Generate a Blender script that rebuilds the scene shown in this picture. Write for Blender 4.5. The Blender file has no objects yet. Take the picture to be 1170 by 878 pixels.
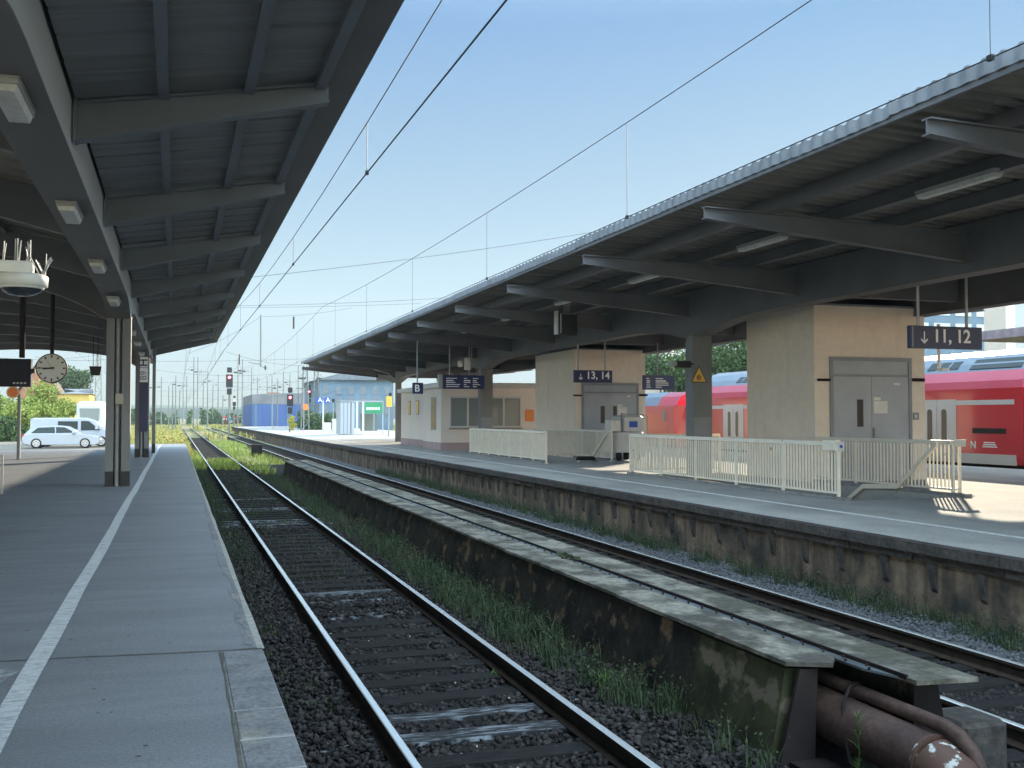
import bpy, math, random
import numpy as np
from mathutils import Vector, Matrix
R = math.radians
C = bpy.context.scene.collection
SC = bpy.context.scene
rnd = random.Random(7)
npr = np.random.default_rng(11)

# ------------------------------------------------------------------ camera
H = 1.563                      # eye height above the platform (z = 0)
PSI, TH, F = R(18.03), math.atan(38 / 1180), 1180.0
cam_d = bpy.data.cameras.new('camera'); cam = bpy.data.objects.new('camera', cam_d); C.objects.link(cam)
cam_d.sensor_width = 36; cam_d.lens = 36 * F / 1170; cam_d.clip_start = 0.1; cam_d.clip_end = 8000
cam.location = (0, 0, H); cam.rotation_euler = (R(90) + TH, 0, -PSI)
SC.camera = cam
# ------------------------------------------------------------------ sky and sun
SUN = Vector((11.6, 14.5, 5.3)).normalized()
w = bpy.data.worlds.new('World'); SC.world = w; w.use_nodes = True
nt = w.node_tree; nt.nodes.clear()
sky = nt.nodes.new('ShaderNodeTexSky'); sky.sky_type = 'NISHITA'; sky.sun_disc = False
sky.sun_elevation = math.asin(SUN.z); sky.sun_rotation = math.atan2(SUN.x, SUN.y) % (2 * math.pi)
sky.altitude = 50; sky.air_density = 1.0; sky.dust_density = 0.15; sky.ozone_density = 1.5
bg = nt.nodes.new('ShaderNodeBackground'); bg.inputs[1].default_value = 0.09
wo = nt.nodes.new('ShaderNodeOutputWorld')
gm = nt.nodes.new('ShaderNodeGamma'); gm.inputs[1].default_value = 0.28      # evens out the brightness of the sky
hs = nt.nodes.new('ShaderNodeHueSaturation'); hs.inputs['Saturation'].default_value = 2.1
nt.links.new(sky.outputs[0], gm.inputs[0]); nt.links.new(gm.outputs[0], hs.inputs['Color']); tc = nt.nodes.new('ShaderNodeTexCoord'); sx = nt.nodes.new('ShaderNodeSeparateXYZ'); nt.links.new(tc.outputs['Generated'], sx.inputs[0])
def wmix(lo, hi, c0, c1, src, ax=2):                     # sky gradient with height: bluer, then brighter towards the zenith
    mr = nt.nodes.new('ShaderNodeMapRange'); mr.inputs[1].default_value = lo; mr.inputs[2].default_value = hi; nt.links.new(sx.outputs[ax], mr.inputs[0])
    cc = nt.nodes.new('ShaderNodeMix'); cc.data_type = 'RGBA'; cc.inputs[6].default_value = (*c0, 1); cc.inputs[7].default_value = (*c1, 1); cc.clamp_factor = True
    nt.links.new(mr.outputs[0], cc.inputs[0])
    mu = nt.nodes.new('ShaderNodeVectorMath'); mu.operation = 'MULTIPLY'; nt.links.new(src, mu.inputs[0]); nt.links.new(cc.outputs[2], mu.inputs[1]); return mu.outputs[0]
o1 = wmix(0.0, 0.36, (0.80, 0.83, 0.77), (0.225, 0.56, 0.97), hs.outputs[0])
o2 = wmix(0.36, 0.75, (1, 1, 1), (15.6, 6.5, 3.7), o1)  # zenith brightness added as fill for the shaded floor
o3 = wmix(0.1, -0.6, (1, 1, 1), (8.6, 6.4, 4.9), o2, 1)     # sky opposite the low sun, brightness added as fill for shaded walls
nt.links.new(o3, bg.inputs[0]); nt.links.new(bg.outputs[0], wo.inputs[0])
sl = bpy.data.lights.new('sun', 'SUN'); sl.energy = 3.6; sl.angle = R(0.5); sl.color = (1.0, 0.88, 0.68)
so = bpy.data.objects.new('sun', sl); C.objects.link(so); so.location = (60, 80, 40)
so.rotation_euler = (-SUN).to_track_quat('-Z', 'Y').to_euler()
SC.view_settings.view_transform = 'Standard'; SC.view_settings.look = 'None'
SC.view_settings.exposure = 2.15; SC.view_settings.gamma = 1.0; SC.view_settings.use_curve_mapping = False
SC.cycles.use_denoising = True
SC.cycles.max_bounces = 8; SC.cycles.diffuse_bounces = 6; SC.cycles.glossy_bounces = 3
SC.cycles.transparent_max_bounces = 8; SC.cycles.volume_bounces = 0

# ------------------------------------------------------------------ measuring: a pixel of the photo to a point
FW = Vector((math.sin(PSI) * math.cos(TH), math.cos(PSI) * math.cos(TH), math.sin(TH)))
RT = Vector((math.cos(PSI), -math.sin(PSI), 0)); UP = RT.cross(FW)
def ray(px, py): return FW + RT * ((px - 585) / F) + UP * ((439 - py) / F)
def atz(px, py, z=0.0):
    d = ray(px, py); t = (z - H) / d.z; return Vector((0, 0, H)) + d * t
def atY(px, py, Y):
    d = ray(px, py); return Vector((0, 0, H)) + d * (Y / d.y)
def atX(px, py, X):
    d = ray(px, py); return Vector((0, 0, H)) + d * (X / d.x)

# ------------------------------------------------------------------ materials
def mat(name, c1, c2=None, rough=0.8, scale=3.0, detail=6, lo=0.35, hi=0.65, stretch=(1, 1, 1), bump=0.0, bscale=None,
        metal=0.0, c3=None, scale3=0.5, lo3=0.55, hi3=0.7, st3=None, coat=0.0, spec=0.5, bst=None, spk=None):
    m = bpy.data.materials.new(name); m.use_nodes = True
    n, l = m.node_tree.nodes, m.node_tree.links
    b = n['Principled BSDF']; b.inputs['Roughness'].default_value = rough; b.inputs['Metallic'].default_value = metal
    b.inputs['Coat Weight'].default_value = coat; b.inputs['Coat Roughness'].default_value = 0.08
    b.inputs['Specular IOR Level'].default_value = 0.12 if (rough >= 0.85 and spec == 0.5) else spec
    g = n.new('ShaderNodeNewGeometry')
    def noise(sc, st, det=detail):
        mp = n.new('ShaderNodeMapping'); mp.inputs['Scale'].default_value = st
        l.new(g.outputs['Position'], mp.inputs['Vector'])
        t = n.new('ShaderNodeTexNoise'); t.inputs['Scale'].default_value = sc; t.inputs['Detail'].default_value = det
        t.inputs['Roughness'].default_value = 0.6
        l.new(mp.outputs[0], t.inputs['Vector']); return t
    def rng(t, a, bb):
        r = n.new('ShaderNodeMapRange'); r.inputs[1].default_value = a; r.inputs[2].default_value = bb
        l.new(t.outputs[0], r.inputs[0]); return r
    def mix(fac, a, bb):
        x = n.new('ShaderNodeMix'); x.data_type = 'RGBA'
        l.new(fac.outputs[0], x.inputs[0])
        if isinstance(a, tuple): x.inputs[6].default_value = (*a, 1)
        else: l.new(a.outputs[2], x.inputs[6])
        x.inputs[7].default_value = (*bb, 1); return x
    cur = None
    if c2:
        cur = mix(rng(noise(scale, stretch), lo, hi), c1, c2)
    if c3:
        cur = mix(rng(noise(scale3, st3 or stretch), lo3, hi3), cur if cur else c1, c3)
    if spk and cur:
        h_ = n.new('ShaderNodeHueSaturation'); r_ = n.new('ShaderNodeMapRange'); r_.inputs[1].default_value = .3; r_.inputs[2].default_value = .7
        r_.inputs[3].default_value = 1 - spk[1]; r_.inputs[4].default_value = 1 + spk[1]
        l.new(noise(spk[0], (1, 1, 1), 5).outputs[0], r_.inputs[0]); l.new(r_.outputs[0], h_.inputs['Value']); l.new(cur.outputs[2], h_.inputs['Color'])
        l.new(h_.outputs[0], b.inputs['Base Color'])
    elif cur: l.new(cur.outputs[2], b.inputs['Base Color'])
    else: b.inputs['Base Color'].default_value = (*c1, 1)
    if bump:
        bm_ = n.new('ShaderNodeBump'); bm_.inputs['Strength'].default_value = bump; bm_.inputs['Distance'].default_value = 0.02
        l.new(noise(bscale or scale * 4, bst or (1, 1, 1), 8).outputs[0], bm_.inputs['Height'])
        l.new(bm_.outputs[0], b.inputs['Normal'])
    return m
def leafmat(name, c1, c2, scale=1.5, c3=None):
    m = mat(name, c1, c2, rough=0.65, spec=0.15, scale=scale, detail=3, lo=0.35, hi=0.65, c3=c3, scale3=0.6)
    b = m.node_tree.nodes['Principled BSDF']
    b.inputs['Transmission Weight'].default_value = 0.0
    try:
        b.inputs['Subsurface Weight'].default_value = 0.0
    except Exception: pass
    return m
def emis(name, col, s):
    m = bpy.data.materials.new(name); m.use_nodes = True
    b = m.node_tree.nodes['Principled BSDF']; b.inputs['Base Color'].default_value = (*col, 1)
    b.inputs['Emission Color'].default_value = (*col, 1); b.inputs['Emission Strength'].default_value = s
    return m
def glass(name, col=(0.05, 0.06, 0.06), rough=0.08):
    return mat(name, col, rough=rough, spec=0.3)

M = {}
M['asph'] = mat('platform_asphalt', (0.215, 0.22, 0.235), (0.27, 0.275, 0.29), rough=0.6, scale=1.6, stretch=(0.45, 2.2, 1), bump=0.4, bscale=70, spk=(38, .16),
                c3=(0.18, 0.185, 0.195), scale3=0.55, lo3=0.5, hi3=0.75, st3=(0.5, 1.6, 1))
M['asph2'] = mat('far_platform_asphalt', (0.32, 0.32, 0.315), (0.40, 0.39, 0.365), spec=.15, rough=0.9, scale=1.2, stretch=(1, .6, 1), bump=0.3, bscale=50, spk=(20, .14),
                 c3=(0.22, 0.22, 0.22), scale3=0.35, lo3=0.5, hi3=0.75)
M['line'] = mat('white_line_paint', (0.72, 0.73, 0.72), (0.36, 0.37, 0.38), rough=0.6, scale=9, stretch=(1, 2.0, 1), lo=0.45, hi=0.72, spk=(45, .15))
M['kerb'] = mat('kerb_concrete', (0.29, 0.29, 0.30), (0.20, 0.205, 0.215), rough=0.85, scale=5, bump=0.7, bscale=40, spk=(30, .25), c3=(0.40, 0.36, 0.30), scale3=1.5)
M['joint'] = mat('joint_mortar', (0.47, 0.46, 0.43), (0.33, 0.32, 0.3), rough=0.9, scale=12)
M['crack'] = mat('crack_dirt', (0.10, 0.10, 0.095), (0.2, 0.18, 0.15), rough=1, scale=9)
M['worn'] = mat('worn_patch', (0.42, 0.43, 0.43), (0.22, 0.23, 0.24), rough=0.8, scale=14, lo=.45, hi=.6)
M['edge'] = mat('platform_edge_stone', (0.045, 0.042, 0.043), (0.085, 0.076, 0.07), rough=0.95, scale=2.5, bump=0.9, bscale=14, spk=(16, .3), c3=(0.05, 0.05, 0.05), scale3=3)
M['wall'] = mat('platform_wall_plaster', (0.10, 0.078, 0.062), (0.22, 0.165, 0.12), rough=0.95, lo=.4, hi=.62, scale=1.5, bump=0.6, bscale=9, spk=(9, .22), stretch=(1, 2.4, .22),
                c3=(0.045, 0.043, 0.039), scale3=1.5, lo3=0.46, hi3=0.66, st3=(1, .9, .8))
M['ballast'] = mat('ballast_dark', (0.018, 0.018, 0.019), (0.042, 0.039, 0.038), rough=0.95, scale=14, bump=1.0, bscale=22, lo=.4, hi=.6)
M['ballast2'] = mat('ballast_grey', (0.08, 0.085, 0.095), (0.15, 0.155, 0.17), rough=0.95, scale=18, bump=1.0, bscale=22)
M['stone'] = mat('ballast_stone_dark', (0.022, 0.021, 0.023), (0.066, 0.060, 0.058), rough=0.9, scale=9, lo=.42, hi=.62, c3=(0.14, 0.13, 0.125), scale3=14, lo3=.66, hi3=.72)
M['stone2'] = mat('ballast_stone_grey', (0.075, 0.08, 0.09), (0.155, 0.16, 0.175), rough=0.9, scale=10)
M['earth'] = mat('yard_ground', (0.20, 0.17, 0.12), (0.27, 0.24, 0.11), rough=1, scale=0.5, bump=0.6, bscale=6, c3=(0.13, 0.15, 0.06), scale3=0.22, lo3=.45, hi3=.6)
M['lot'] = mat('car_park_paving', (0.19, 0.17, 0.145), (0.24, 0.215, 0.185), rough=0.9, scale=0.8, bump=.2, bscale=30)
M['sleeper'] = mat('sleeper_wood', (0.016, 0.016, 0.017), (0.038, 0.036, 0.035), rough=0.9, scale=6, stretch=(1, 10, 1), bump=0.6, bscale=10, bst=(1, 10, 1))
M['sleeper_w'] = mat('sleeper_wood_limed', (0.04, 0.04, 0.042), (0.34, 0.37, 0.42), rough=0.9, scale=5, stretch=(1, 9, 1), lo=.5, hi=.66, bump=0.6, bscale=10, bst=(1, 10, 1))
M['rail_top'] = mat('rail_polished_steel', (0.93, 0.93, 0.92), rough=0.27, metal=0.65)
M['rail'] = mat('rail_rust', (0.026, 0.020, 0.017), (0.048, 0.034, 0.026), rough=0.9, scale=8)
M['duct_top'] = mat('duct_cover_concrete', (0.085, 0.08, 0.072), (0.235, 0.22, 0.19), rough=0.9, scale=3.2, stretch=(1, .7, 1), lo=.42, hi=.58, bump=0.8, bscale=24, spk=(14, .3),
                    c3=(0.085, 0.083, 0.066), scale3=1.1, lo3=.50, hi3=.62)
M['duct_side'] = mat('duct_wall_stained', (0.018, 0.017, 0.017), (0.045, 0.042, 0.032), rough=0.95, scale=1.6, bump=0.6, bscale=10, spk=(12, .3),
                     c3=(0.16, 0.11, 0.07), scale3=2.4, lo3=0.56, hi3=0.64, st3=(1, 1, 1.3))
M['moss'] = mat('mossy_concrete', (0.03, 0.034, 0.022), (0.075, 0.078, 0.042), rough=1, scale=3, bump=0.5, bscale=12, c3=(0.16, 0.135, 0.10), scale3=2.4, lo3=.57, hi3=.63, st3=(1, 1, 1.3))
M['steel_dark'] = mat('dark_steel', (0.016, 0.014, 0.015), (0.03, 0.024, 0.023), rough=0.88, scale=3)
M['groove'] = mat('cover_steel_strip', (0.12, 0.14, 0.16), (0.08, 0.085, 0.09), rough=0.5, scale=3, metal=.3)
M['pipe'] = mat('rusty_pipe', (0.050, 0.030, 0.026), (0.088, 0.054, 0.046), spec=.25, spk=(20,.25), rough=0.6, scale=3, bump=.3, bscale=20, c3=(0.035, 0.022, 0.02), scale3=1.3)
M['pipe_w'] = mat('pipe_flaking_paint', (0.08, 0.04, 0.03), (0.42, 0.43, 0.42), rough=0.7, scale=9, lo=.56, hi=.60, stretch=(1, 1, .35))
M['paint'] = mat('girder_grey_paint', (0.52, 0.54, 0.54), (0.45, 0.47, 0.475), rough=0.55, scale=0.9, stretch=(1, .5, 1))  # lightened: sky light on the girder sides put into the colour
M['paint_d'] = mat('rib_blue_grey_paint', (0.17, 0.19, 0.22), (0.145, 0.165, 0.19), rough=0.55, scale=1.5)
M['paint_r'] = mat('far_canopy_grey_paint', (0.14, 0.138, 0.145), (0.11, 0.108, 0.115), rough=0.6, scale=1.0)
M['sheet_b'] = mat('roof_sheet_blue_grey', (0.22, 0.225, 0.235), (0.15, 0.155, 0.165), rough=0.5, scale=1.2, stretch=(.25, 3.5, 1), c3=(0.27, 0.28, 0.28), scale3=1.4, lo3=.58, hi3=.72, st3=(.3, 4, 1))
M['sheet_w'] = mat('roof_sheet_weathered', (0.25, 0.225, 0.19), (0.17, 0.155, 0.14), rough=0.85, scale=1.7, stretch=(.5, 2, 1), c3=(0.13, 0.12, 0.11), scale3=.6)
M['fascia'] = mat('corrugated_edge_sheet', (0.26, 0.28, 0.31), (0.19, 0.205, 0.23), rough=0.8, scale=2.5)
M['col'] = mat('column_grey_paint', (0.20, 0.21, 0.215), (0.165, 0.172, 0.176), rough=0.55, scale=2, stretch=(1, 1, .3))
M['black'] = mat('black_paint', (0.012, 0.013, 0.017), (0.02, 0.02, 0.025), rough=0.5, scale=5)
M['pipe_g'] = mat('downpipe_grey', (0.36, 0.38, 0.39), (0.30, 0.31, 0.32), rough=0.5, scale=4)
M['plaster'] = mat('beige_plaster', (0.86, 0.745, 0.63), (0.81, 0.70, 0.59), rough=0.9, scale=0.8, bump=0.15, bscale=80, c3=(0.75, 0.64, 0.53), scale3=1.3, st3=(1.5, 1.5, .25), spk=(6, .05))
M['plaster_p'] = mat('pinkish_plaster', (0.78, 0.68, 0.60), (0.72, 0.63, 0.56), rough=0.9, scale=0.8, bump=0.15, bscale=80)
M['pink'] = mat('plinth_pink_paint', (0.42, 0.30, 0.30), (0.36, 0.26, 0.26), rough=0.8, scale=2)
M['door'] = mat('steel_door_grey', (0.40, 0.42, 0.45), (0.34, 0.36, 0.385), rough=0.45, scale=1.5)
M['frame_g'] = mat('door_frame_grey', (0.27, 0.285, 0.31), (0.23, 0.24, 0.265), rough=0.5, scale=3)
M['railing'] = mat('railing_cream_grey_paint', (0.86, 0.80, 0.68), (0.76, 0.70, 0.59), rough=0.5, scale=4, c3=(0.32, 0.29, 0.23), scale3=5, lo3=.66, hi3=.72)
M['white'] = mat('white_paint', (0.62, 0.62, 0.60), (0.54, 0.54, 0.53), rough=0.45, scale=3)
M['whitep'] = mat('white_plastic', (0.72, 0.71, 0.66), (0.62, 0.61, 0.56), rough=0.35, scale=5)
M['lampw'] = mat('lamp_diffuser', (0.66, 0.65, 0.60), (0.5, 0.49, 0.45), rough=0.5, scale=9)
M['lampb'] = mat('lamp_body_grey', (0.40, 0.40, 0.38), (0.33, 0.33, 0.32), rough=0.5, scale=4)
M['navy'] = mat('sign_dark_blue', (0.012, 0.022, 0.085), rough=0.4)
M['navy2'] = mat('sign_board_blue', (0.012, 0.028, 0.12), rough=0.3)
M['letters'] = mat('sign_lettering_white', (0.85, 0.86, 0.88), rough=0.5)
M['galv'] = mat('galvanised_steel', (0.38, 0.39, 0.40), (0.30, 0.31, 0.32), rough=0.45, metal=.5, scale=6)
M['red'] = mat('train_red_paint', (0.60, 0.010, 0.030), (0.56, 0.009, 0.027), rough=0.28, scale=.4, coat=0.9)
M['red_sky'] = mat('train_red_sky_sheen', (0.74, 0.15, 0.22), (0.70, 0.12, 0.19), rough=0.3, scale=.4, coat=0.9)  # pinker red: sky reflection on the upper side put into the colour
M['paint_u'] = mat('flange_shade_grey', (0.155, 0.15, 0.145), (0.125, 0.122, 0.12), rough=0.7, scale=0.9, stretch=(1, .5, 1))  # left girder's underside shade put into the flange colour
M['tgrey'] = mat('train_light_grey', (0.60, 0.61, 0.62), (0.54, 0.55, 0.56), rough=0.35, scale=.6, coat=.4)
M['troof'] = mat('train_roof_grey', (0.20, 0.25, 0.32), (0.17, 0.21, 0.27), rough=0.25, scale=.5, coat=.8)
M['glass'] = glass('window_glass')
M['glass2'] = glass('pale_window_glass', (0.22, 0.25, 0.24), 0.1)
M['rubber'] = mat('tyre_rubber', (0.015, 0.015, 0.016), rough=0.8)
M['rim'] = mat('alloy_rim', (0.6, 0.6, 0.62), rough=0.3, metal=.6)
M['carw'] = mat('car_white_paint', (0.42, 0.44, 0.48), rough=0.25, coat=.8)
M['yellow'] = mat('warning_yellow', (0.75, 0.46, 0.08), rough=0.5)
M['orange'] = mat('orange_plastic', (0.85, 0.22, 0.05), rough=0.5)
M['ywall'] = mat('yellow_render', (0.66, 0.47, 0.14), (0.58, 0.42, 0.13), rough=.9, scale=.6)
M['brick'] = mat('orange_brick', (0.42, 0.20, 0.12), (0.34, 0.17, 0.11), rough=.9, scale=2)
M['rooft'] = mat('roof_tiles_brown', (0.20, 0.14, 0.12), (0.15, 0.11, 0.10), rough=.9, scale=3)
M['slate'] = mat('slate_roof', (0.22, 0.24, 0.27), (0.17, 0.19, 0.22), rough=.8, scale=2)
M['bluew'] = mat('blue_hall_cladding', (0.05, 0.10, 0.28), (0.08, 0.14, 0.34), rough=.7, scale=.35, stretch=(1, 1, .2))
M['hallg'] = mat('grey_hall_cladding', (0.26, 0.25, 0.26), (0.19, 0.19, 0.21), rough=.9, scale=.4)
M['hallb'] = mat('bluish_slate_facade', (0.14, 0.20, 0.26), (0.19, 0.26, 0.33), rough=.9, scale=.3)
M['leaf_y'] = leafmat('leaves_yellow_green', (0.20, 0.26, 0.05), (0.34, 0.38, 0.10))
M['leaf_d'] = leafmat('leaves_dark_green', (0.045, 0.085, 0.03), (0.10, 0.15, 0.06))
M['weed'] = leafmat('weeds_shade_green', (0.030, 0.050, 0.028), (0.068, 0.092, 0.046), scale=2.2, c3=(0.085, 0.075, 0.05))
M['weed_b'] = leafmat('weeds_fresh_green', (0.07, 0.14, 0.035), (0.11, 0.20, 0.05), scale=4)
M['dry'] = leafmat('dry_weeds', (0.42, 0.32, 0.12), (0.36, 0.40, 0.10), scale=.5, c3=(0.50, 0.27, 0.10))
M['bark'] = mat('bark', (0.10, 0.08, 0.06), (0.16, 0.13, 0.10), rough=.95, scale=4, bump=.5, bscale=15)
M['hill'] = mat('wooded_hill', (0.04, 0.075, 0.035), (0.07, 0.10, 0.05), rough=1, scale=.02, c3=(0.09, 0.10, 0.06), scale3=.01)
M['mast'] = mat('mast_grey_green', (0.20, 0.22, 0.20), (0.15, 0.165, 0.155), rough=.6, scale=1)
M['wire'] = mat('wire_dark', (0.05, 0.055, 0.06), rough=.6)
M['insul'] = mat('insulator_brown', (0.05, 0.035, 0.03), rough=.3)
M['sig'] = mat('signal_black', (0.018, 0.018, 0.02), rough=.6)
M['siglit'] = emis('signal_red_light', (1.0, 0.05, 0.08), 7.0)
M['clockf'] = mat('clock_face', (0.62, 0.63, 0.62), rough=.5)
M['display'] = mat('display_glass', (0.006, 0.008, 0.02), rough=.5, spec=.2)
M['green'] = mat('green_banner', (0.05, 0.30, 0.13), (0.04, 0.25, 0.10), rough=.6, scale=1)
M['pmesh'] = mat('white_shelter_slats', (0.40, 0.42, 0.45), rough=.5)
M['blue'] = mat('blue_panel', (0.03, 0.08, 0.42), rough=.5)
M['gravel_lot'] = M['lot']

# ------------------------------------------------------------------ mesh helpers
class MB:
    def __init__(s): s.v, s.f, s.sm = [], [], []
    def add(s, vs, fs, smooth=False):
        o = len(s.v); s.v += [tuple(p) for p in vs]; s.f += [tuple(i + o for i in f) for f in fs]; s.sm += [smooth] * len(fs); return s
    def box(s, x0, x1, y0, y1, z0, z1):
        v = [(x, y, z) for z in (z0, z1) for y in (y0, y1) for x in (x0, x1)]
        return s.add(v, [(0, 2, 3, 1), (4, 5, 7, 6), (0, 1, 5, 4), (2, 6, 7, 3), (0, 4, 6, 2), (1, 3, 7, 5)])
    def obox(s, c, sx, sy, sz, rz=0.0):
        m = Matrix.Rotation(rz, 3, 'Z'); c = Vector(c)
        v = [c + m @ Vector((x * sx / 2, y * sy / 2, z * sz / 2)) for z in (-1, 1) for y in (-1, 1) for x in (-1, 1)]
        return s.add(v, [(0, 2, 3, 1), (4, 5, 7, 6), (0, 1, 5, 4), (2, 6, 7, 3), (0, 4, 6, 2), (1, 3, 7, 5)])
    def cbox(s, x0, x1, y0, y1, z0, z1, c=0.02):       # box with chamfered vertical and top edges
        poly = [(x0 + c, y0), (x1 - c, y0), (x1, y0 + c), (x1, y1 - c), (x1 - c, y1), (x0 + c, y1), (x0, y1 - c), (x0, y0 + c)]
        cx, cy = (x0 + x1) / 2, (y0 + y1) / 2
        v = [(x, y, z0) for x, y in poly] + [(x, y, z1 - c) for x, y in poly]
        v += [(x - c * (1 if x > cx else -1), y - c * (1 if y > cy else -1), z1) for x, y in poly]
        f = [tuple(range(7, -1, -1)), tuple(range(16, 24))]
        for k in range(2):
            for i in range(8): f.append((k * 8 + i, k * 8 + (i + 1) % 8, k * 8 + 8 + (i + 1) % 8, k * 8 + 8 + i))
        return s.add(v, f)
    def prism(s, poly, axis, a, b):                    # poly: 2-D points of the two other axes in order
        n = len(poly)
        def P(u, v, t): return {'x': (t, u, v), 'y': (u, t, v), 'z': (u, v, t)}[axis]
        v = [P(u, w_, a) for u, w_ in poly] + [P(u, w_, b) for u, w_ in poly]
        f = [tuple(range(n - 1, -1, -1)), tuple(range(n, 2 * n))] + [(i, (i + 1) % n, n + (i + 1) % n, n + i) for i in range(n)]
        return s.add(v, f)
    def tube(s, pts, r, n=6, cap=True):
        pts = [Vector(p) for p in pts]; rs = r if isinstance(r, (list, tuple)) else [r] * len(pts)
        rings = []; prev = None
        for i, p in enumerate(pts):
            d = (pts[min(i + 1, len(pts) - 1)] - pts[max(i - 1, 0)]).normalized()
            if prev is None or abs(prev.dot(d)) > .98:
                prev = Vector((0, 0, 1)) if abs(d.z) < .9 else Vector((1, 0, 0))
            u = d.cross(prev).normalized(); w_ = u.cross(d).normalized(); prev = w_
            rings.append([p + u * math.cos(2 * math.pi * k / n) * rs[i] + w_ * math.sin(2 * math.pi * k / n) * rs[i] for k in range(n)])
        v = [q for rg in rings for q in rg]; f = []
        for i in range(len(pts) - 1):
            for k in range(n): f.append((i * n + k, i * n + (k + 1) % n, (i + 1) * n + (k + 1) % n, (i + 1) * n + k))
        s.add(v, f, True)
        if cap and n > 3:
            s.add(rings[0], [tuple(range(n))]); s.add(rings[-1], [tuple(range(n))])
        return s
    def lathe(s, c, prof, n=20, axis='z'):             # prof: (radius, height)
        v = []; f = []
        for r_, h_ in prof:
            for k in range(n):
                a = 2 * math.pi * k / n; u, t = r_ * math.cos(a), r_ * math.sin(a)
                v.append({'z': (c[0] + u, c[1] + t, c[2] + h_), 'y': (c[0] + u, c[1] + h_, c[2] + t), 'x': (c[0] + h_, c[1] + u, c[2] + t)}[axis])
        for i in range(len(prof) - 1):
            for k in range(n): f.append((i * n + k, i * n + (k + 1) % n, (i + 1) * n + (k + 1) % n, (i + 1) * n + k))
        s.add(v, f, True); s.add(v[:n], [tuple(range(n))]); return s.add(v[-n:], [tuple(range(n))])
    def build(s, name, m, parent=None, world=True):
        me = bpy.data.meshes.new(name)
        vs = s.v
        if parent is not None and world:
            l = parent.location; vs = [(a - l.x, b - l.y, c - l.z) for a, b, c in vs]
        me.from_pydata(vs, [], s.f); me.materials.append(m)
        me.polygons.foreach_set('use_smooth', s.sm); me.update()
        o = bpy.data.objects.new(name, me); C.objects.link(o)
        if parent is not None: o.parent = parent
        return o
def sub(child_mb, name, m, part):                      # a sub-part: same local frame as its part (part sits at its thing's origin)
    me_parent = part.parent
    l = me_parent.location if me_parent else Vector((0, 0, 0))
    o = child_mb.build(name, m); o.data.transform(Matrix.Translation(-l)); o.parent = part
    return o
def tag(o, label=None, cat=None, group=None, kind=None):
    if label: o['label'] = label
    if cat: o['category'] = cat
    if group: o['group'] = group
    if kind: o['kind'] = kind
    return o
def thing(name, label, cat, loc=(0, 0, 0), group=None):
    o = bpy.data.objects.new(name, None); o.empty_display_size = .2; C.objects.link(o); o.location = loc
    return tag(o, label, cat, group)
def copy_thing(root, loc, label, group=None):
    r = root.copy(); C.objects.link(r); r.location = loc; r['label'] = label
    if group: r['group'] = group
    for ch in list(root.children):
        c = ch.copy(); C.objects.link(c); c.parent = r
        for g in list(ch.children):
            d = g.copy(); C.objects.link(d); d.parent = c
    return r
def struct(name, mb, m): return tag(mb.build(name, m), kind='structure')
def npmesh(name, V, Fc, m, smooth=False):
    me = bpy.data.meshes.new(name); k = Fc.shape[1]
    me.vertices.add(len(V)); me.vertices.foreach_set('co', np.asarray(V, np.float32).ravel())
    me.loops.add(Fc.size); me.loops.foreach_set('vertex_index', Fc.astype(np.int32).ravel())
    me.polygons.add(len(Fc)); me.polygons.foreach_set('loop_start', np.arange(0, Fc.size, k, dtype=np.int32))
    try: me.polygons.foreach_set('loop_total', np.full(len(Fc), k, np.int32))
    except Exception: pass
    me.update(calc_edges=True); me.materials.append(m)
    if smooth: me.polygons.foreach_set('use_smooth', np.ones(len(Fc), bool))
    o = bpy.data.objects.new(name, me); C.objects.link(o); return o
def text(name, s, size, loc, m, parent, rot=(R(90), 0, 0), depth=.004):
    cu = bpy.data.curves.new(name, 'FONT'); cu.body = s; cu.size = size; cu.extrude = depth; cu.offset = size * .018; cu.align_x = 'LEFT'
    t = bpy.data.objects.new(name, cu); C.objects.link(t)
    dg = bpy.context.evaluated_depsgraph_get(); me = bpy.data.meshes.new_from_object(t.evaluated_get(dg))
    bpy.data.objects.remove(t); o = bpy.data.objects.new(name, me); C.objects.link(o)
    me.materials.clear(); me.materials.append(m)
    o.rotation_euler = rot; o.location = Vector(loc) - (parent.location if parent else Vector())
    if parent: o.parent = parent
    return o

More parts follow.
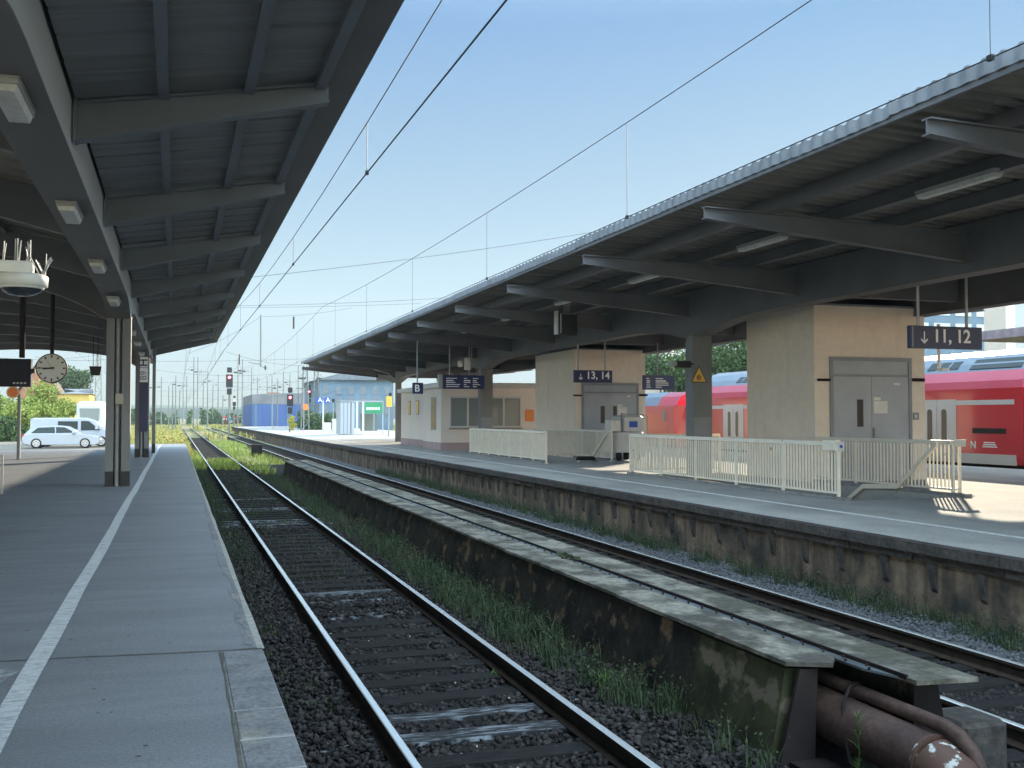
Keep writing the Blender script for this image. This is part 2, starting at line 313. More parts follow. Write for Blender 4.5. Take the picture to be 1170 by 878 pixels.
# ------------------------------------------------------------------ scatters
ICO_V = np.array([(0, 0, 1), (.894, 0, .447), (.276, .851, .447), (-.724, .526, .447), (-.724, -.526, .447), (.276, -.851, .447),
                  (.724, .526, -.447), (-.276, .851, -.447), (-.894, 0, -.447), (-.276, -.851, -.447), (.724, -.526, -.447), (0, 0, -1)])
ICO_F = np.array([(0, 1, 2), (0, 2, 3), (0, 3, 4), (0, 4, 5), (0, 5, 1), (1, 6, 2), (2, 7, 3), (3, 8, 4), (4, 9, 5), (5, 10, 1),
                  (6, 7, 2), (7, 8, 3), (8, 9, 4), (9, 10, 5), (10, 6, 1), (11, 7, 6), (11, 8, 7), (11, 9, 8), (11, 10, 9), (11, 6, 10)])
def stones(name, P, r0, r1, m):
    n = len(P); V = np.repeat(ICO_V[None], n, 0) * npr.uniform(.6, 1.25, (n, 12, 1))
    V *= npr.uniform(.6, 1.2, (n, 1, 3)) * npr.uniform(r0, r1, (n, 1, 1)); V[:, :, 2] *= .75
    a = npr.uniform(0, 6.28, n); t = npr.uniform(-.6, .6, n)
    c, s = np.cos(a)[:, None], np.sin(a)[:, None]
    x = V[:, :, 0] * c - V[:, :, 1] * s; y = V[:, :, 0] * s + V[:, :, 1] * c
    z = V[:, :, 2] + x * t[:, None] * .5
    V = np.stack([x, y, z], 2) + P[:, None, :]
    Fc = (ICO_F[None] + (np.arange(n) * 12)[:, None, None]).reshape(-1, 3)
    return npmesh(name, V.reshape(-1, 3), Fc, m)
def blades(name, P, h, wd, m, lean=.5, leafy=.0):
    """P: n base points, h: n heights; each blade is a bent strip of three quads' worth of triangles"""
    n = len(P); a = npr.uniform(0, 6.28, n); ln = npr.uniform(.1, lean, n) * h
    dx, dy = np.cos(a), np.sin(a); px, py = -dy, dx
    wv = wd * npr.uniform(.6, 1.3, n)
    def pt(t, sgn, wf):
        return np.stack([P[:, 0] + dx * ln * t * t + sgn * px * wv * wf, P[:, 1] + dy * ln * t * t + sgn * py * wv * wf, P[:, 2] + h * t * (1 - .15 * t)], 1)
    V = np.stack([pt(0, -1, .6), pt(0, 1, .6), pt(.5, 1, 1), pt(.5, -1, 1), pt(1, 0, 0)], 1)
    b = (np.arange(n) * 5)[:, None]
    Fc = np.concatenate([b + np.array([[0, 1, 2]]), b + np.array([[0, 2, 3]]), b + np.array([[3, 2, 4]])])
    return npmesh(name, V.reshape(-1, 3), Fc, m)
def leaves(name, P, size, m, up=.3):
    n = len(P); a = npr.normal(size=(n, 3)); a /= np.linalg.norm(a, axis=1, keepdims=True)
    b = npr.normal(size=(n, 3)); b -= a * (a * b).sum(1, keepdims=True); b /= np.linalg.norm(b, axis=1, keepdims=True)
    s = (size * npr.uniform(.5, 1.3, n))[:, None]
    V = np.stack([P - a * s, P + b * s * .45, P + a * s, P - b * s * .45], 1)
    Fc = (np.arange(n) * 4)[:, None] + np.array([[0, 1, 2, 3]])
    return npmesh(name, V.reshape(-1, 3), Fc, m)
def clumped(n, x0, x1, y0, y1, z, spread=.12, per=18):
    k = max(1, n // per); c = np.stack([npr.uniform(x0, x1, k), npr.uniform(y0, y1, k)], 1)
    q = np.repeat(c, per, 0) + npr.normal(0, spread, (k * per, 2))
    q[:, 0] = np.clip(q[:, 0], x0, x1)
    return np.concatenate([q, np.full((len(q), 1), z)], 1)

# ================================================================== THE GROUND
g = MB(); g.add([(-3000, -300, -1.02), (3000, -300, -1.02), (3000, 5000, -1.02), (-3000, 5000, -1.02)], [(0, 1, 2, 3)]); struct('ground', g, M['earth'])
g = MB(); g.add([(.5, -12, -.942), (9.1, -12, -.942), (9.1, 56, -.942), (.5, 56, -.942)], [(0, 1, 2, 3)]); struct('track_bed', g, M['ballast'])
g = MB(); g.add([(7.62, -6, -.938), (9.08, -6, -.938), (9.08, 90, -.938), (7.62, 90, -.938)], [(0, 1, 2, 3)]); struct('track_shoulder', g, M['ballast2'])
# left platform slab
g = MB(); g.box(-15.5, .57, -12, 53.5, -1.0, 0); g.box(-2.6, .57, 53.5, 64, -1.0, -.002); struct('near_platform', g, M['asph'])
g = MB(); g.box(-70, -2.605, 53.505, 112, -1.0, -.45); struct('car_park', g, M['lot'])
# painted line, a little uneven
g = MB(); n = 60; V = []
for i in range(n + 1):
    y = 2 + 60 * i / n; wob = .007 * math.sin(y * .55) + .003 * math.sin(y * 1.7)
    V += [(-.882 + wob, y, .004), (-.758 + wob + .004 * math.sin(y * 5), y, .004)]
g.add(V, [(2 * i, 2 * i + 1, 2 * i + 3, 2 * i + 2) for i in range(n)])
struct('painted_line', g, M['line'])
# kerb stones along the near part of the edge, with mortar joints
ky = [7.18, 5.72, 5.20, 4.72, 4.2, 3.7, 3.2, 2.7, 2.2]
for i in range(len(ky) - 1):
    g = MB(); g.cbox(.310, .574, ky[i + 1] + .012, ky[i] - .012, -.2, .006 + .003 * (i % 2), .008)
    o = g.build('kerb_stone', M['kerb'])
    nm = ['long topmost kerb stone beside the cross crack', 'second kerb stone below the cross crack', 'third kerb stone from the cross crack', 'fourth kerb stone from the cross crack'] + ['kerb stone outside the bottom of the picture'] * 9
    tag(o, nm[i] + ', grey weathered concrete at the near platform edge' if i < 4 else 'grey kerb stone at the near platform edge just below the picture', 'kerb stone', 'kerb stones of the near platform edge')
g = MB()
for y in ky[1:]: g.box(.312, .572, y - .012, y + .012, -.01, .0045)
struct('kerb_joints', g, M['joint'])
def wavy(pts, wd, z, amp, seed):
    rr = random.Random(seed); g = MB(); V = []; n = 40
    (x0, y0), (x1, y1) = pts; L = math.hypot(x1 - x0, y1 - y0); nx, ny = -(y1 - y0) / L, (x1 - x0) / L; o = 0
    for i in range(n + 1):
        t = i / n; o = .8 * o + rr.uniform(-amp, amp); w2 = wd * rr.uniform(.5, 1.4)
        x, y = x0 + (x1 - x0) * t + nx * o, y0 + (y1 - y0) * t + ny * o
        V += [(x - nx * w2, y - ny * w2, z), (x + nx * w2, y + ny * w2, z)]
    return g.add(V, [(2 * i, 2 * i + 1, 2 * i + 3, 2 * i + 2) for i in range(n)])
struct('surface_crack', wavy([(-4.2, 7.6), (.57, 7.2)], .012, .0035, .008, 3), M['crack'])
struct('surface_crack', wavy([(.297, 7.2), (.297, 2.0)], .007, .0038, .003, 5), M['crack'])
struct('surface_crack', wavy([(-15, 27.0), (-1.6, 26.0)], .03, .0035, .02, 8), M['crack'])
struct('surface_crack', wavy([(-15, 38.0), (-3.2, 37.0)], .05, .0035, .03, 9), M['crack'])
rr = random.Random(21)
g = wavy([(-1.35, 7.05), (-.92, 6.95)], .14, .0032, .02, 12); struct('worn_patch', g, M['worn'])
V = []; Fq = []
for i in range(260):
    x, y, q_ = rr.uniform(-3.5, .25), 3.5 + 20 * rr.random() ** 1.5, rr.uniform(.005, .016)
    o_ = len(V); V += [(x + q_ * math.cos(a_ * 1.0472) * rr.uniform(.7, 1.2), y + q_ * math.sin(a_ * 1.0472) * rr.uniform(.7, 1.2), .0022) for a_ in range(6)]; Fq.append(tuple(range(o_, o_ + 6)))
g = MB(); g.add(V, Fq); tag(g.build('gum_spots', M['crack']), 'tiny dark gum spots and specks on the near platform surface', 'gum spots', kind='stuff')
# weathered strip and rough lip along the rest of the edge
g = wavy([(.56, 7.2), (.555, 53)], .02, .003, .004, 14); struct('platform_lip', g, M['joint'])
g = MB(); rr = random.Random(2); V = []; n = 90
for i in range(n + 1):
    y = 7.25 + 46 * (i / n) ** 1.5; V += [(.53 - .05 * rr.random() - (.05 if 7 < y < 16 else .0) * rr.random(), y, .0028), (.572, y, .0028)]
g.add(V, [(2 * i, 2 * i + 1, 2 * i + 3, 2 * i + 2) for i in range(n)]); struct('platform_lip', g, M['kerb'])

# right (island) platform with two stair openings
WELL = [(11.99, 14.62, 16.5, 25.9), (11.99, 14.62, 33.4, 42.2)]
def slab_strips(x0, x1, y0, y1, z0, z1, holes):
    g = MB(); ys = [y0]
    for h in holes: ys += [h[2], h[3]]
    ys.append(y1)
    for i in range(len(ys) - 1):
        if i % 2 == 0: g.box(x0, x1, ys[i], ys[i + 1], z0, z1)
        else:
            h = holes[i // 2]; g.box(x0, h[0], ys[i], ys[i + 1], z0, z1); g.box(h[1], x1, ys[i], ys[i + 1], z0, z1)
    return g
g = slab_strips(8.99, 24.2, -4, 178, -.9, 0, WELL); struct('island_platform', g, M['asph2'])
g = MB(); g.box(10.39, 10.51, -4, 170, -.01, .004); struct('island_platform_line', g, M['line'])
# edge: overhanging stone slabs, each with its own little offset
rr = random.Random(4); y = -2.0; g = MB(); g2 = MB()
while y < 45:
    L = rr.uniform(.9, 1.6); dx = rr.uniform(-.012, .012)
    g.box(8.80 + dx, 8.988, y, y + L - .012, -.13, -.001 - rr.uniform(0, .006))
    g2.box(8.86 + rr.uniform(-.015, .03), 8.988, y, y + L - .03, -.24, -.145); y += L
struct('platform_edge', g, M['edge']); struct('platform_edge_lower', g2, M['edge'])
g = MB(); y = 45.0
while y < 178:
    L = rr.uniform(2, 4); g.box(8.83 + rr.uniform(-.01, .01), 8.988, y, y + L - .02, -.2, -.002); y += L
struct('platform_edge', g, M['edge'])
g = MB(); g.box(8.93, 8.989, -2, 178, -1.0, -.14); wl = tag(g.build('platform_retaining_wall', M['wall']), 'stained brown plaster retaining wall under the island platform edge', 'wall')
root = thing('bracket_row', 'row of small concrete brackets under the island platform edge', 'brackets', (8.93, 20, -.9)); y = 3.0
k = 0
while y < 45 and k < 60:
    g = MB(); g.prism([(8.929, -.25), (8.84, -.25), (8.90, -.55), (8.929, -.6)], 'y', y - .05, y + .05); g.build('bracket', M['edge'], root); y += rr.uniform(.75, .95); k += 1
# stair wells: walls and steps
def stair_well(h, lab):
    x0, x1, y0, y1 = h; root = thing('stairway', lab, 'stairs', (x0, y0, 0))
    g = MB(); g.box(x0 - .12, x0 - .001, y0, y1, -3.2, -.004); g.box(x1 + .001, x1 + .12, y0, y1, -3.2, -.004); g.box(x0, x1, y1 + .001, y1 + .12, -3.2, -.004)
    g.build('side_wall', M['plaster_p'], root)
    n = 18
    for i in range(n):
        g = MB(); g.box(x0, x1, y0 + i * .31, y0 + (i + 1) * .31 - .002, -.17 * (i + 1) - .16, -.17 * (i + 1)); g.build('step', M['kerb'], root)
    g = MB(); g.box(x0, x1, y0 + n * .31, y1, -3.3, -3.22); g.build('landing', M['kerb'], root)
stair_well(WELL[0], 'stairs going down inside the nearer railing of the island platform')
stair_well(WELL[1], 'stairs going down inside the farther mesh railing of the island platform')

# ================================================================== TRACKS
RAILP = [(-.035, 0), (.035, 0), (.036, -.028), (.012, -.045), (.009, -.12), (.07, -.14), (.07, -.152), (-.07, -.152), (-.07, -.14), (-.009, -.12), (-.012, -.045), (-.036, -.028)]
def track(cx, y0, y1, ys0, label, nsl=100):
    root = thing('railway_track', label, 'railway track', (cx, y0, -.912))
    for s in (-1, 1):
        X = cx + s * .7525; g = MB(); g.prism([(X + a, -.76 + b) for a, b in RAILP], 'y', y0, y1); rl = g.build('rail', M['rail'], root)
        g = MB(); g.prism([(X - .031, -.7595), (X + .031, -.7595), (X + .024, -.7555), (X - .024, -.7555)], 'y', y0, y1); sub(g, 'running_surface', M['rail_top'], rl)
    n = 0; y = ys0; rest = MB(); r2 = random.Random(int(cx * 10))
    while y < min(y1, 130):
        wd = .24; dz = r2.uniform(-.012, .004); dx = r2.uniform(-.03, .03); a = r2.uniform(-.006, .006)
        if n < nsl:
            g = MB(); g.obox((cx + dx, y + wd / 2, -.99 + dz), 2.5, wd, .16, a)
            lim = (cx < 4 and (n in LIMED))
            o = g.build('sleeper', M['sleeper_w'] if lim else M['sleeper'], root)
            if lim: o['label'] = 'sleeper with whitish streaks'
        else: rest.obox((cx + dx, y + wd / 2, -.99 + dz), 2.5, wd, .16, a)
        n += 1; y += .57
    if rest.v: tag(rest.build('distant_sleepers', M['sleeper'], root), kind='stuff')
    return root
LIMED = {8, 9, 17, 19, 20, 36, 37, 38, 39, 44, 45, 51}
track(2.30, -8, 240, 3.2, 'nearer railway track with worn dark sleepers beside the near platform')
track(6.822, -8, 240, 3.2, 'farther railway track partly hidden behind the long duct, by the island platform')
for cx in (-9.5,): pass
track(15.5, 180, 420, 200, 'track far off behind the end of the island platform', 0)
track(25.5 + 1.5, -10, 300, 0, 'track under the red train beyond the island platform', 0)

# ballast stones (uncountable)
def rect_pts(n, x0, x1, y0, y1, z, bias=1.0):
    return np.stack([npr.uniform(x0, x1, n), y0 + (y1 - y0) * npr.uniform(0, 1, n) ** bias, np.full(n, z)], 1)
P = rect_pts(42000, .6, 4.1, 3.5, 24, -.94, 1.6)
P[:, 2] += .012 * np.sin(P[:, 0] * 5) + npr.uniform(-.015, .02, len(P))
keep = np.ones(len(P), bool)
for X in (2.30 - .7525, 2.30 + .7525): keep &= abs(P[:, 0] - X) > .09
ph = ((P[:, 1] - 3.2) % .57)
on = (ph < .26) & (P[:, 0] > 1.62) & (P[:, 0] < 2.98)
side = (P[:, 0] < 1.46) | (P[:, 0] > 3.14); P[side, 2] += .045 - .03 * np.clip(abs(P[side, 0] - 2.3) - 1.2, 0, .5)
buried = (np.floor((P[:, 1] - 3.2) / .57).astype(int) % 17 < 3) & (P[:, 1] > 5)
keep &= ~(on & (npr.uniform(0, 1, len(P)) < .93) & ~buried)
P[on & buried, 2] += .04
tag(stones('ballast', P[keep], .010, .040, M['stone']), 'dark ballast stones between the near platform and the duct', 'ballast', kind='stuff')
P = rect_pts(26000, 7.66, 8.92, 5, 42, -.935, 1.5); P[:, 2] += npr.uniform(-.02, .015, len(P)) + .03 * (P[:, 0] - 8.2)
P2 = rect_pts(12000, 5.35, 7.56, 3.5, 16, -.94, 1.0)
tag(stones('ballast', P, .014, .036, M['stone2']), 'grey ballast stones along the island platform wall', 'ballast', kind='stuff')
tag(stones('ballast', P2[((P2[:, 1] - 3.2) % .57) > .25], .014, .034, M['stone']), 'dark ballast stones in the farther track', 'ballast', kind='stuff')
# a few pale litter chips in the bed
P = rect_pts(60, .75, 3.9, 4, 16, -.925, 1.3); tag(stones('litter', P, .008, .018, M['white']), 'tiny pale chips and litter lying on the dark ballast', 'litter', kind='stuff')

# ================================================================== THE LONG DUCT between the tracks
DX0, DX1, DZ = 4.21, 5.20, -.20
duct = thing('cable_duct', 'long raised concrete duct with flat cover plates between the two tracks', 'duct', (4.7, 6.2, -1.0))
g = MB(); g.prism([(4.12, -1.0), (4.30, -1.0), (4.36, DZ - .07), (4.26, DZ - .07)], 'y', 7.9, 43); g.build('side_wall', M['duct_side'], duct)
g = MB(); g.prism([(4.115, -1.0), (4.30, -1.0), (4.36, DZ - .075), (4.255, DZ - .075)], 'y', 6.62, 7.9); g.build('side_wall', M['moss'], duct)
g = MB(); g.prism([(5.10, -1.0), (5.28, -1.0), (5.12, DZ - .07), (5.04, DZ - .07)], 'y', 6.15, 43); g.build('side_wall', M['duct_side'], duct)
g = MB(); g.box(4.36, 5.04, 12, 43, -1.0, -.5); g.build('filling', M['steel_dark'], duct)
rr = random.Random(9); y = 6.42; k = 0
while y < 43 and k < 45:
    L = 1.25 if k else 1.9
    ly = y + L
    g = MB(); z = DZ + rr.uniform(-.006, .004)
    x0 = DX0 + rr.uniform(-.008, .008)
    if k == 0: g.prism([(x0, y + .12), (x0 + .30, y - .02), (x0 + .46, y + .18), (4.64, y + .32), (4.64, ly - .006), (x0, ly - .006)], 'z', z - .032, z)
    else: g.prism([(x0, y), (4.64, y), (4.64, ly - .006), (x0, ly - .006)], 'z', z - .032, z)
    g.build('cover_plate', M['duct_top'], duct)
    z = DZ + rr.uniform(-.004, .006); x1 = DX1 + rr.uniform(-.008, .008)
    y_ = y - (.62 if k == 0 else 0)
    g = MB(); g.prism([(4.74, y_), (x1, y_ - (.05 if k == 0 else 0)), (x1, ly - .006), (4.74, ly - .006)], 'z', z - .032, z); g.build('cover_plate', M['duct_top'], duct)
    y = ly; k += 1
g = MB(); g.prism([(4.645, 6.25), (4.733, 5.98), (4.733, 43), (4.645, 43)], 'z', DZ - .03, DZ - .014); st = g.build('steel_strip', M['groove'], duct)
y = 6.2; k = 0
while k < 45:
    for bx, by in ((4.665, y), (4.72, y + .1)):
        g = MB(); g.lathe((bx, by, DZ - .014), [(.011, 0), (.011, .014), (.006, .018)], 6); sub(g, 'bolt', M['steel_dark'], st)
    y += .27; k += 1
g = MB(); g.box(4.735, 4.752, 5.9, 43, DZ - .02, DZ + .012); g.build('angle_bar', M['steel_dark'], duct)
g = MB(); g.prism([(4.13, -.93), (4.42, -.93), (4.45, DZ - .06), (4.30, DZ - .055)], 'y', 6.50, 6.53); g.build('end_plate', M['steel_dark'], duct)
g = MB(); g.prism([(4.93, -.9), (5.26, -.9), (5.14, DZ - .07), (4.95, DZ - .07)], 'y', 6.08, 6.12); g.build('end_plate', M['steel_dark'], duct)
g = MB(); g.box(4.2, 4.5, 6.3, 6.49, -1.0, -.9); g.build('base_rail', M['steel_dark'], duct)
# small moss tufts on top
P = np.concatenate([clumped(160, 4.62, 4.76, 11.6, 12.4, DZ, .05, 40)]); tag(leaves('moss_tuft', P + np.array([0, 0, .02]), .03, M['weed']), 'small moss tufts growing in the groove of the duct cover', 'moss', kind='stuff')
# dark box at the far end
a = thing('sleeper_stack_buffer', 'dark square block standing at the far end of the duct', 'buffer block', (4.6, 44.5, -1.0))
pb = atz(299, 522, -.95); g = MB(); g.cbox(pb.x - .62, pb.x + .02, pb.y, pb.y + .5, -1.0, -.95 + .72, .03); g.build('block', M['steel_dark'], a)
g = MB(); g.box(pb.x - .64, pb.x + .04, pb.y - .02, pb.y + .52, -.229, -.18); g.build('cap', M['edge'], a)
# twin pipes coming out of the duct
pp = thing('twin_pipe', 'large rusty pipe with a smaller one on top coming out of the open duct end', 'pipe', (4.75, 5.6, -.95))
def pp_pt(px, py, X): return atX(px, py, X)
A0, A1, A2 = Vector((4.62, 8.2, -.62)), Vector((4.62, 5.50, -.645)), Vector((4.60, 4.9, -1.1))
g = MB(); g.tube([A0, A1], .178, 24); big = g.build('main_pipe', M['pipe'], pp)
g = MB(); g.tube([A1, Vector((4.63, 5.34, -.70)), Vector((4.64, 5.22, -.82)), Vector((4.65, 5.16, -1.2))], .18, 24); g.build('pipe_bend', M['pipe_w'], pp)
g = MB(); g.tube([A1 + Vector((0, .012, 0)), A1 - Vector((0, .012, 0))], .186, 24); sub(g, 'weld_ring', M['pipe_w'], big)
B0, B1 = Vector((4.70, 8.2, -.405)), Vector((4.71, 5.50, -.42))
g = MB(); g.tube([B0, B1, Vector((4.73, 5.40, -.45)), Vector((4.75, 5.31, -.53)), Vector((4.77, 5.22, -.7)), Vector((4.77, 5.16, -1.1))], .05, 18); g.build('small_pipe', M['pipe'], pp)
g = MB(); g.tube([Vector((4.705, 6.44, -.415)), Vector((4.705, 6.41, -.415))], .06, 18); g.build('clamp', M['rail'], pp)
g = MB(); pts = [Vector((4.72, 6.40, -.36)), Vector((4.62, 6.36, -.37)), Vector((4.52, 6.30, -.46)), Vector((4.46, 6.22, -.62)), Vector((4.44, 6.12, -.8)), Vector((4.46, 6.0, -1.0))]
g.tube(pts, .013, 8); tag(g.build('cable_hose', M['steel_dark']), 'thin dark hose curling down beside the rusty pipe', 'hose')
# concrete block right of the pipes
g = MB(); g.cbox(5.29, 5.68, 5.98, 6.42, -1.0, -.60, .03); tag(g.build('concrete_block', M['edge']), 'rough concrete block lying right of the rusty pipes', 'concrete block')
g = MB(); g.cbox(5.4, 5.75, 5.0, 5.3, -1.0, -.88, .02); tag(g.build('concrete_block', M['edge']), 'low flat concrete block in the lower right corner', 'concrete block')

# ================================================================== LEFT CANOPY
def corrugated(mb, x0, x1, zf, y0, y1, per=.25, dep=.035, nx=1, th=.004, a=.4, b=.5, c=.9):
    """sheet whose ribs run across (along X); zf(x) gives the underside"""
    xs = [x0 + (x1 - x0) * i / nx for i in range(nx + 1)]
    ys = []; y = y0
    while y < y1:
        ys += [(y, 0), (y + per * a, 0), (y + per * b, 1), (y + per * c, 1)]; y += per
    ys.append((min(y, y1), 0)); n = len(xs)
    v = [(x, yy, zf(x) + dep * k) for yy, k in ys for x in xs]
    f = [(i * n + j, i * n + j + 1, (i + 1) * n + j + 1, (i + 1) * n + j) for i in range(len(ys) - 1) for j in range(n - 1)]
    mb.add(v, f)
def ibeam(mb, ax, Y, x0, x1, zb0, zb1, zt0, zt1, fl=.09, t=.018, n=1):
    """tapered I-beam across (along X) at Y, bottom/top heights at both ends"""
    for i in range(n):
        a, b = i / n, (i + 1) / n
        X0, X1 = x0 + (x1 - x0) * a, x0 + (x1 - x0) * b
        B0, B1 = zb0 + (zb1 - zb0) * a, zb0 + (zb1 - zb0) * b; T0, T1 = zt0 + (zt1 - zt0) * a, zt0 + (zt1 - zt0) * b
    P = lambda u0, u1: None
    mb.prism([(x0, zb0), (x1, zb1), (x1, zt1), (x0, zt0)], 'y', Y - .008, Y + .008)
    mb.prism([(x0, zb0 - t), (x1, zb1 - t), (x1, zb1), (x0, zb0)], 'y', Y - fl, Y + fl)
    mb.prism([(x0, zt0), (x1, zt1), (x1, zt1 + t), (x0, zt0 + t)], 'y', Y - fl, Y + fl)
LZ = lambda x: 4.80 + .165 * (x + 1.0)                     # roof underside, right wing
def midz(x, xa, xb, ze, zm):                              # arched middle
    t = (x - xa) / (xb - xa); return ze + (zm - ze) * 4 * t * (1 - t)
lc = thing('platform_canopy', 'grey steel canopy over the near platform at the left', 'canopy', (-1.25, 25.2, 0))
Y0, Y1 = -6.0, 52.0
lcols = [7.5 - 2.2, 25.2, 42.9]
def girder(root, x0, x1, z0, z1, y0, y1, cols, drop, m, hl=2.3):
    # bottom line with haunches at columns
    ys = [y0]
    for c in cols: ys += [c + hl * t for t in (-1, -.75, -.5, -.3, -.13, .13, .3, .5, .75, 1)]
    ys.append(y1); ys = [y for y in ys if y0 <= y <= y1]
    def bot(y):
        d = min(abs(y - c) for c in cols)
        return z0 - drop * max(0, 1 - max(0, d - .3) / (hl - .3)) ** 2
    g = MB(); low = [(y, bot(y)) for y in ys]
    g.prism([(y, z) for y, z in low] + [(y1, z1), (y0, z1)], 'x', x0 + .03, x1 - .03); gr = g.build('girder', m, root)
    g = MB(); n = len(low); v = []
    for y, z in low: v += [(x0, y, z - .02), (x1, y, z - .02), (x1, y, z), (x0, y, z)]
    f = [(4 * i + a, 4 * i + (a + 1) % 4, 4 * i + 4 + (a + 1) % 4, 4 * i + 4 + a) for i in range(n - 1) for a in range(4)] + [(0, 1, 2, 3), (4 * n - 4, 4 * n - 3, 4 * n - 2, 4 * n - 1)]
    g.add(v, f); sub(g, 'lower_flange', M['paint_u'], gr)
    return gr
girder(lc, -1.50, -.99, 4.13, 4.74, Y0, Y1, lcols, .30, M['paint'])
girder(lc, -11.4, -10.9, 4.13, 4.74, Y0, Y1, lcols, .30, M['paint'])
ribs = [11.15 + 4.75 * k for k in range(-4, 9)]
for y in ribs:
    if y < Y0: continue
    g = MB(); ibeam(g, 0, y, -.985, 1.54, 4.34, 4.97, 4.70, 5.145); g.box(-.995, -.97, y - .1, y + .1, 4.32, 4.74)
    g.build('rib', M['paint_d'], lc)
    g = MB(); xs = [-1.51 + (-9.38) * i / 12 for i in range(13)]
    low = [(x, midz(x, -1.51, -10.89, 4.16, 4.80)) for x in xs]
    g.prism(low + [(x, midz(x, -1.51, -10.89, 4.72, 5.15)) for x in reversed(xs)], 'y', y - .08, y + .08); g.build('cross_beam', M['paint_r'], lc)
# portal arches at the columns and the end
for y in lcols[1:] + [51.9]:
    g = MB(); xs = [-1.51 + (-9.38) * i / 20 for i in range(21)]
    def lo(x):
        e = min(abs(x + 1.51), abs(x + 10.89)); return midz(x, -1.51, -10.89, 4.16, 4.68) - .38 * max(0, 1 - e / 1.6) ** 2
    g.prism([(x, lo(x)) for x in xs] + [(x, midz(x, -1.51, -10.89, 4.72, 5.14)) for x in reversed(xs)], 'y', y - .12, y + .12); g.build('arched_beam', M['paint_r'], lc)
for X in (-.15, .70, 1.45):
    g = MB(); z = LZ(X); g.box(X - .05, X + .05, Y0, Y1, z - .10, z - .004); g.box(X - .055, X + .055, Y0, Y1, z - .108, z - .1); g.build('purlin', M['paint_d'], lc)
for X in (-3.0, -4.6, -6.2, -7.8, -9.4):
    g = MB(); z = midz(X, -1.51, -10.89, 4.76, 5.20); g.box(X - .06, X + .06, Y0, Y1, z - .10, z); g.build('purlin', M['paint_r'], lc)
g = MB(); corrugated(g, -1.0, 1.62, LZ, Y0, Y1, .62, .03, a=.82, b=.86, c=.96); rs = g.build('roof_sheet', M['sheet_b'], lc)
g = MB(); corrugated(g, -10.9, -1.5, lambda x: midz(x, -1.51, -10.89, 4.80, 5.24), Y0, Y1, .30, .045, nx=12); g.build('roof_sheet', M['sheet_w'], lc)
g = MB(); corrugated(g, -13.4, -11.4, lambda x: 4.80 - .165 * (x + 11.4), Y0, Y1, .33, .045); g.build('roof_sheet', M['sheet_b'], lc)
g = MB(); g.prism([(-1.0, 4.92), (1.62, LZ(1.62) + .06), (1.62, LZ(1.62) + .075), (-1.0, 4.95)], 'y', Y0, Y1); g.build('roof_deck', M['fascia'], lc)
g = MB(); xs = [-1.2 - 9.9 * i / 12 for i in range(13)]
g.prism([(x, midz(x, -1.51, -10.89, 4.90, 5.32)) for x in xs] + [(x, midz(x, -1.51, -10.89, 4.95, 5.36)) for x in reversed(xs)], 'y', Y0, Y1); g.build('roof_deck', M['fascia'], lc)
g = MB(); g.prism([(-13.4, 5.2), (-11.3, 4.90), (-11.3, 4.95), (-13.4, 5.27)], 'y', Y0, Y1); g.build('roof_deck', M['fascia'], lc)
g = MB(); z = LZ(1.62); g.prism([(1.56, z - .012), (1.90, z + .04), (1.90, z + .17), (1.885, z + .17), (1.885, z + .06), (1.56, z + .01)], 'y', Y0, Y1); g.build('eaves_board', M['paint_r'], lc)
g = MB(); g.box(-1.75, -.90, Y0, Y1, 4.96, 5.02); g.box(-11.6, -10.6, Y0, Y1, 4.96, 5.02); g.build('ridge_cover', M['fascia'], lc)
g = MB(); g.box(-1.45, -1.04, Y0, Y1, 4.742, 4.958); g.box(-11.35, -10.95, Y0, Y1, 4.742, 4.958); g.build('girder_packing', M['paint_d'], lc)
# end fascia
g = MB(); g.prism([(-1.0, 4.62), (1.9, 5.2), (1.9, 5.36), (-1.0, 4.95)], 'y', 52.0, 52.05); g.build('end_board', M['paint_d'], lc)
for c in lcols:
    for xc in (-1.245, -11.15):
        z = 3.86; rt = MB()
        rt.box(xc - .26, xc - .09, c - .18, c + .18, 0, z); rt.box(xc + .08, xc + .26, c - .18, c + .18, 0, z)
        rt.box(xc - .09, xc + .08, c + .02, c + .17, 0, z); o = rt.build('column', M['col'], lc)
        bb = MB()
        for a, b in ((-.263, -.088), (.078, .263)): bb.box(xc + a, xc + b, c - .183, c + .183, .002, .34)
        sub(bb, 'black_base_band', M['black'], o)
        dp = MB(); dp.tube([(xc - .02, c - .07, 0), (xc - .02, c - .07, z)], .05, 12); sub(dp, 'downpipe', M['pipe_g'], o)
# post beyond (third, slimmer)
g = MB(); g.box(-.98, -.84, 47.6, 47.9, 0, 4.72); o = g.build('post', M['col'], lc)
g = MB(); g.box(-.985, -.835, 47.595, 47.905, .002, .4); sub(g, 'black_base_band', M['black'], o)
# small notice on the first column
g = MB(); p = atY(135, 456, 25.0); g.box(-1.30, -1.13, 25.0, 25.012, p.z - .12, p.z + .12); tag(g.build('notice_plate', M['glass2']), 'small pale blue notice plate fixed on the nearest left column', 'notice')

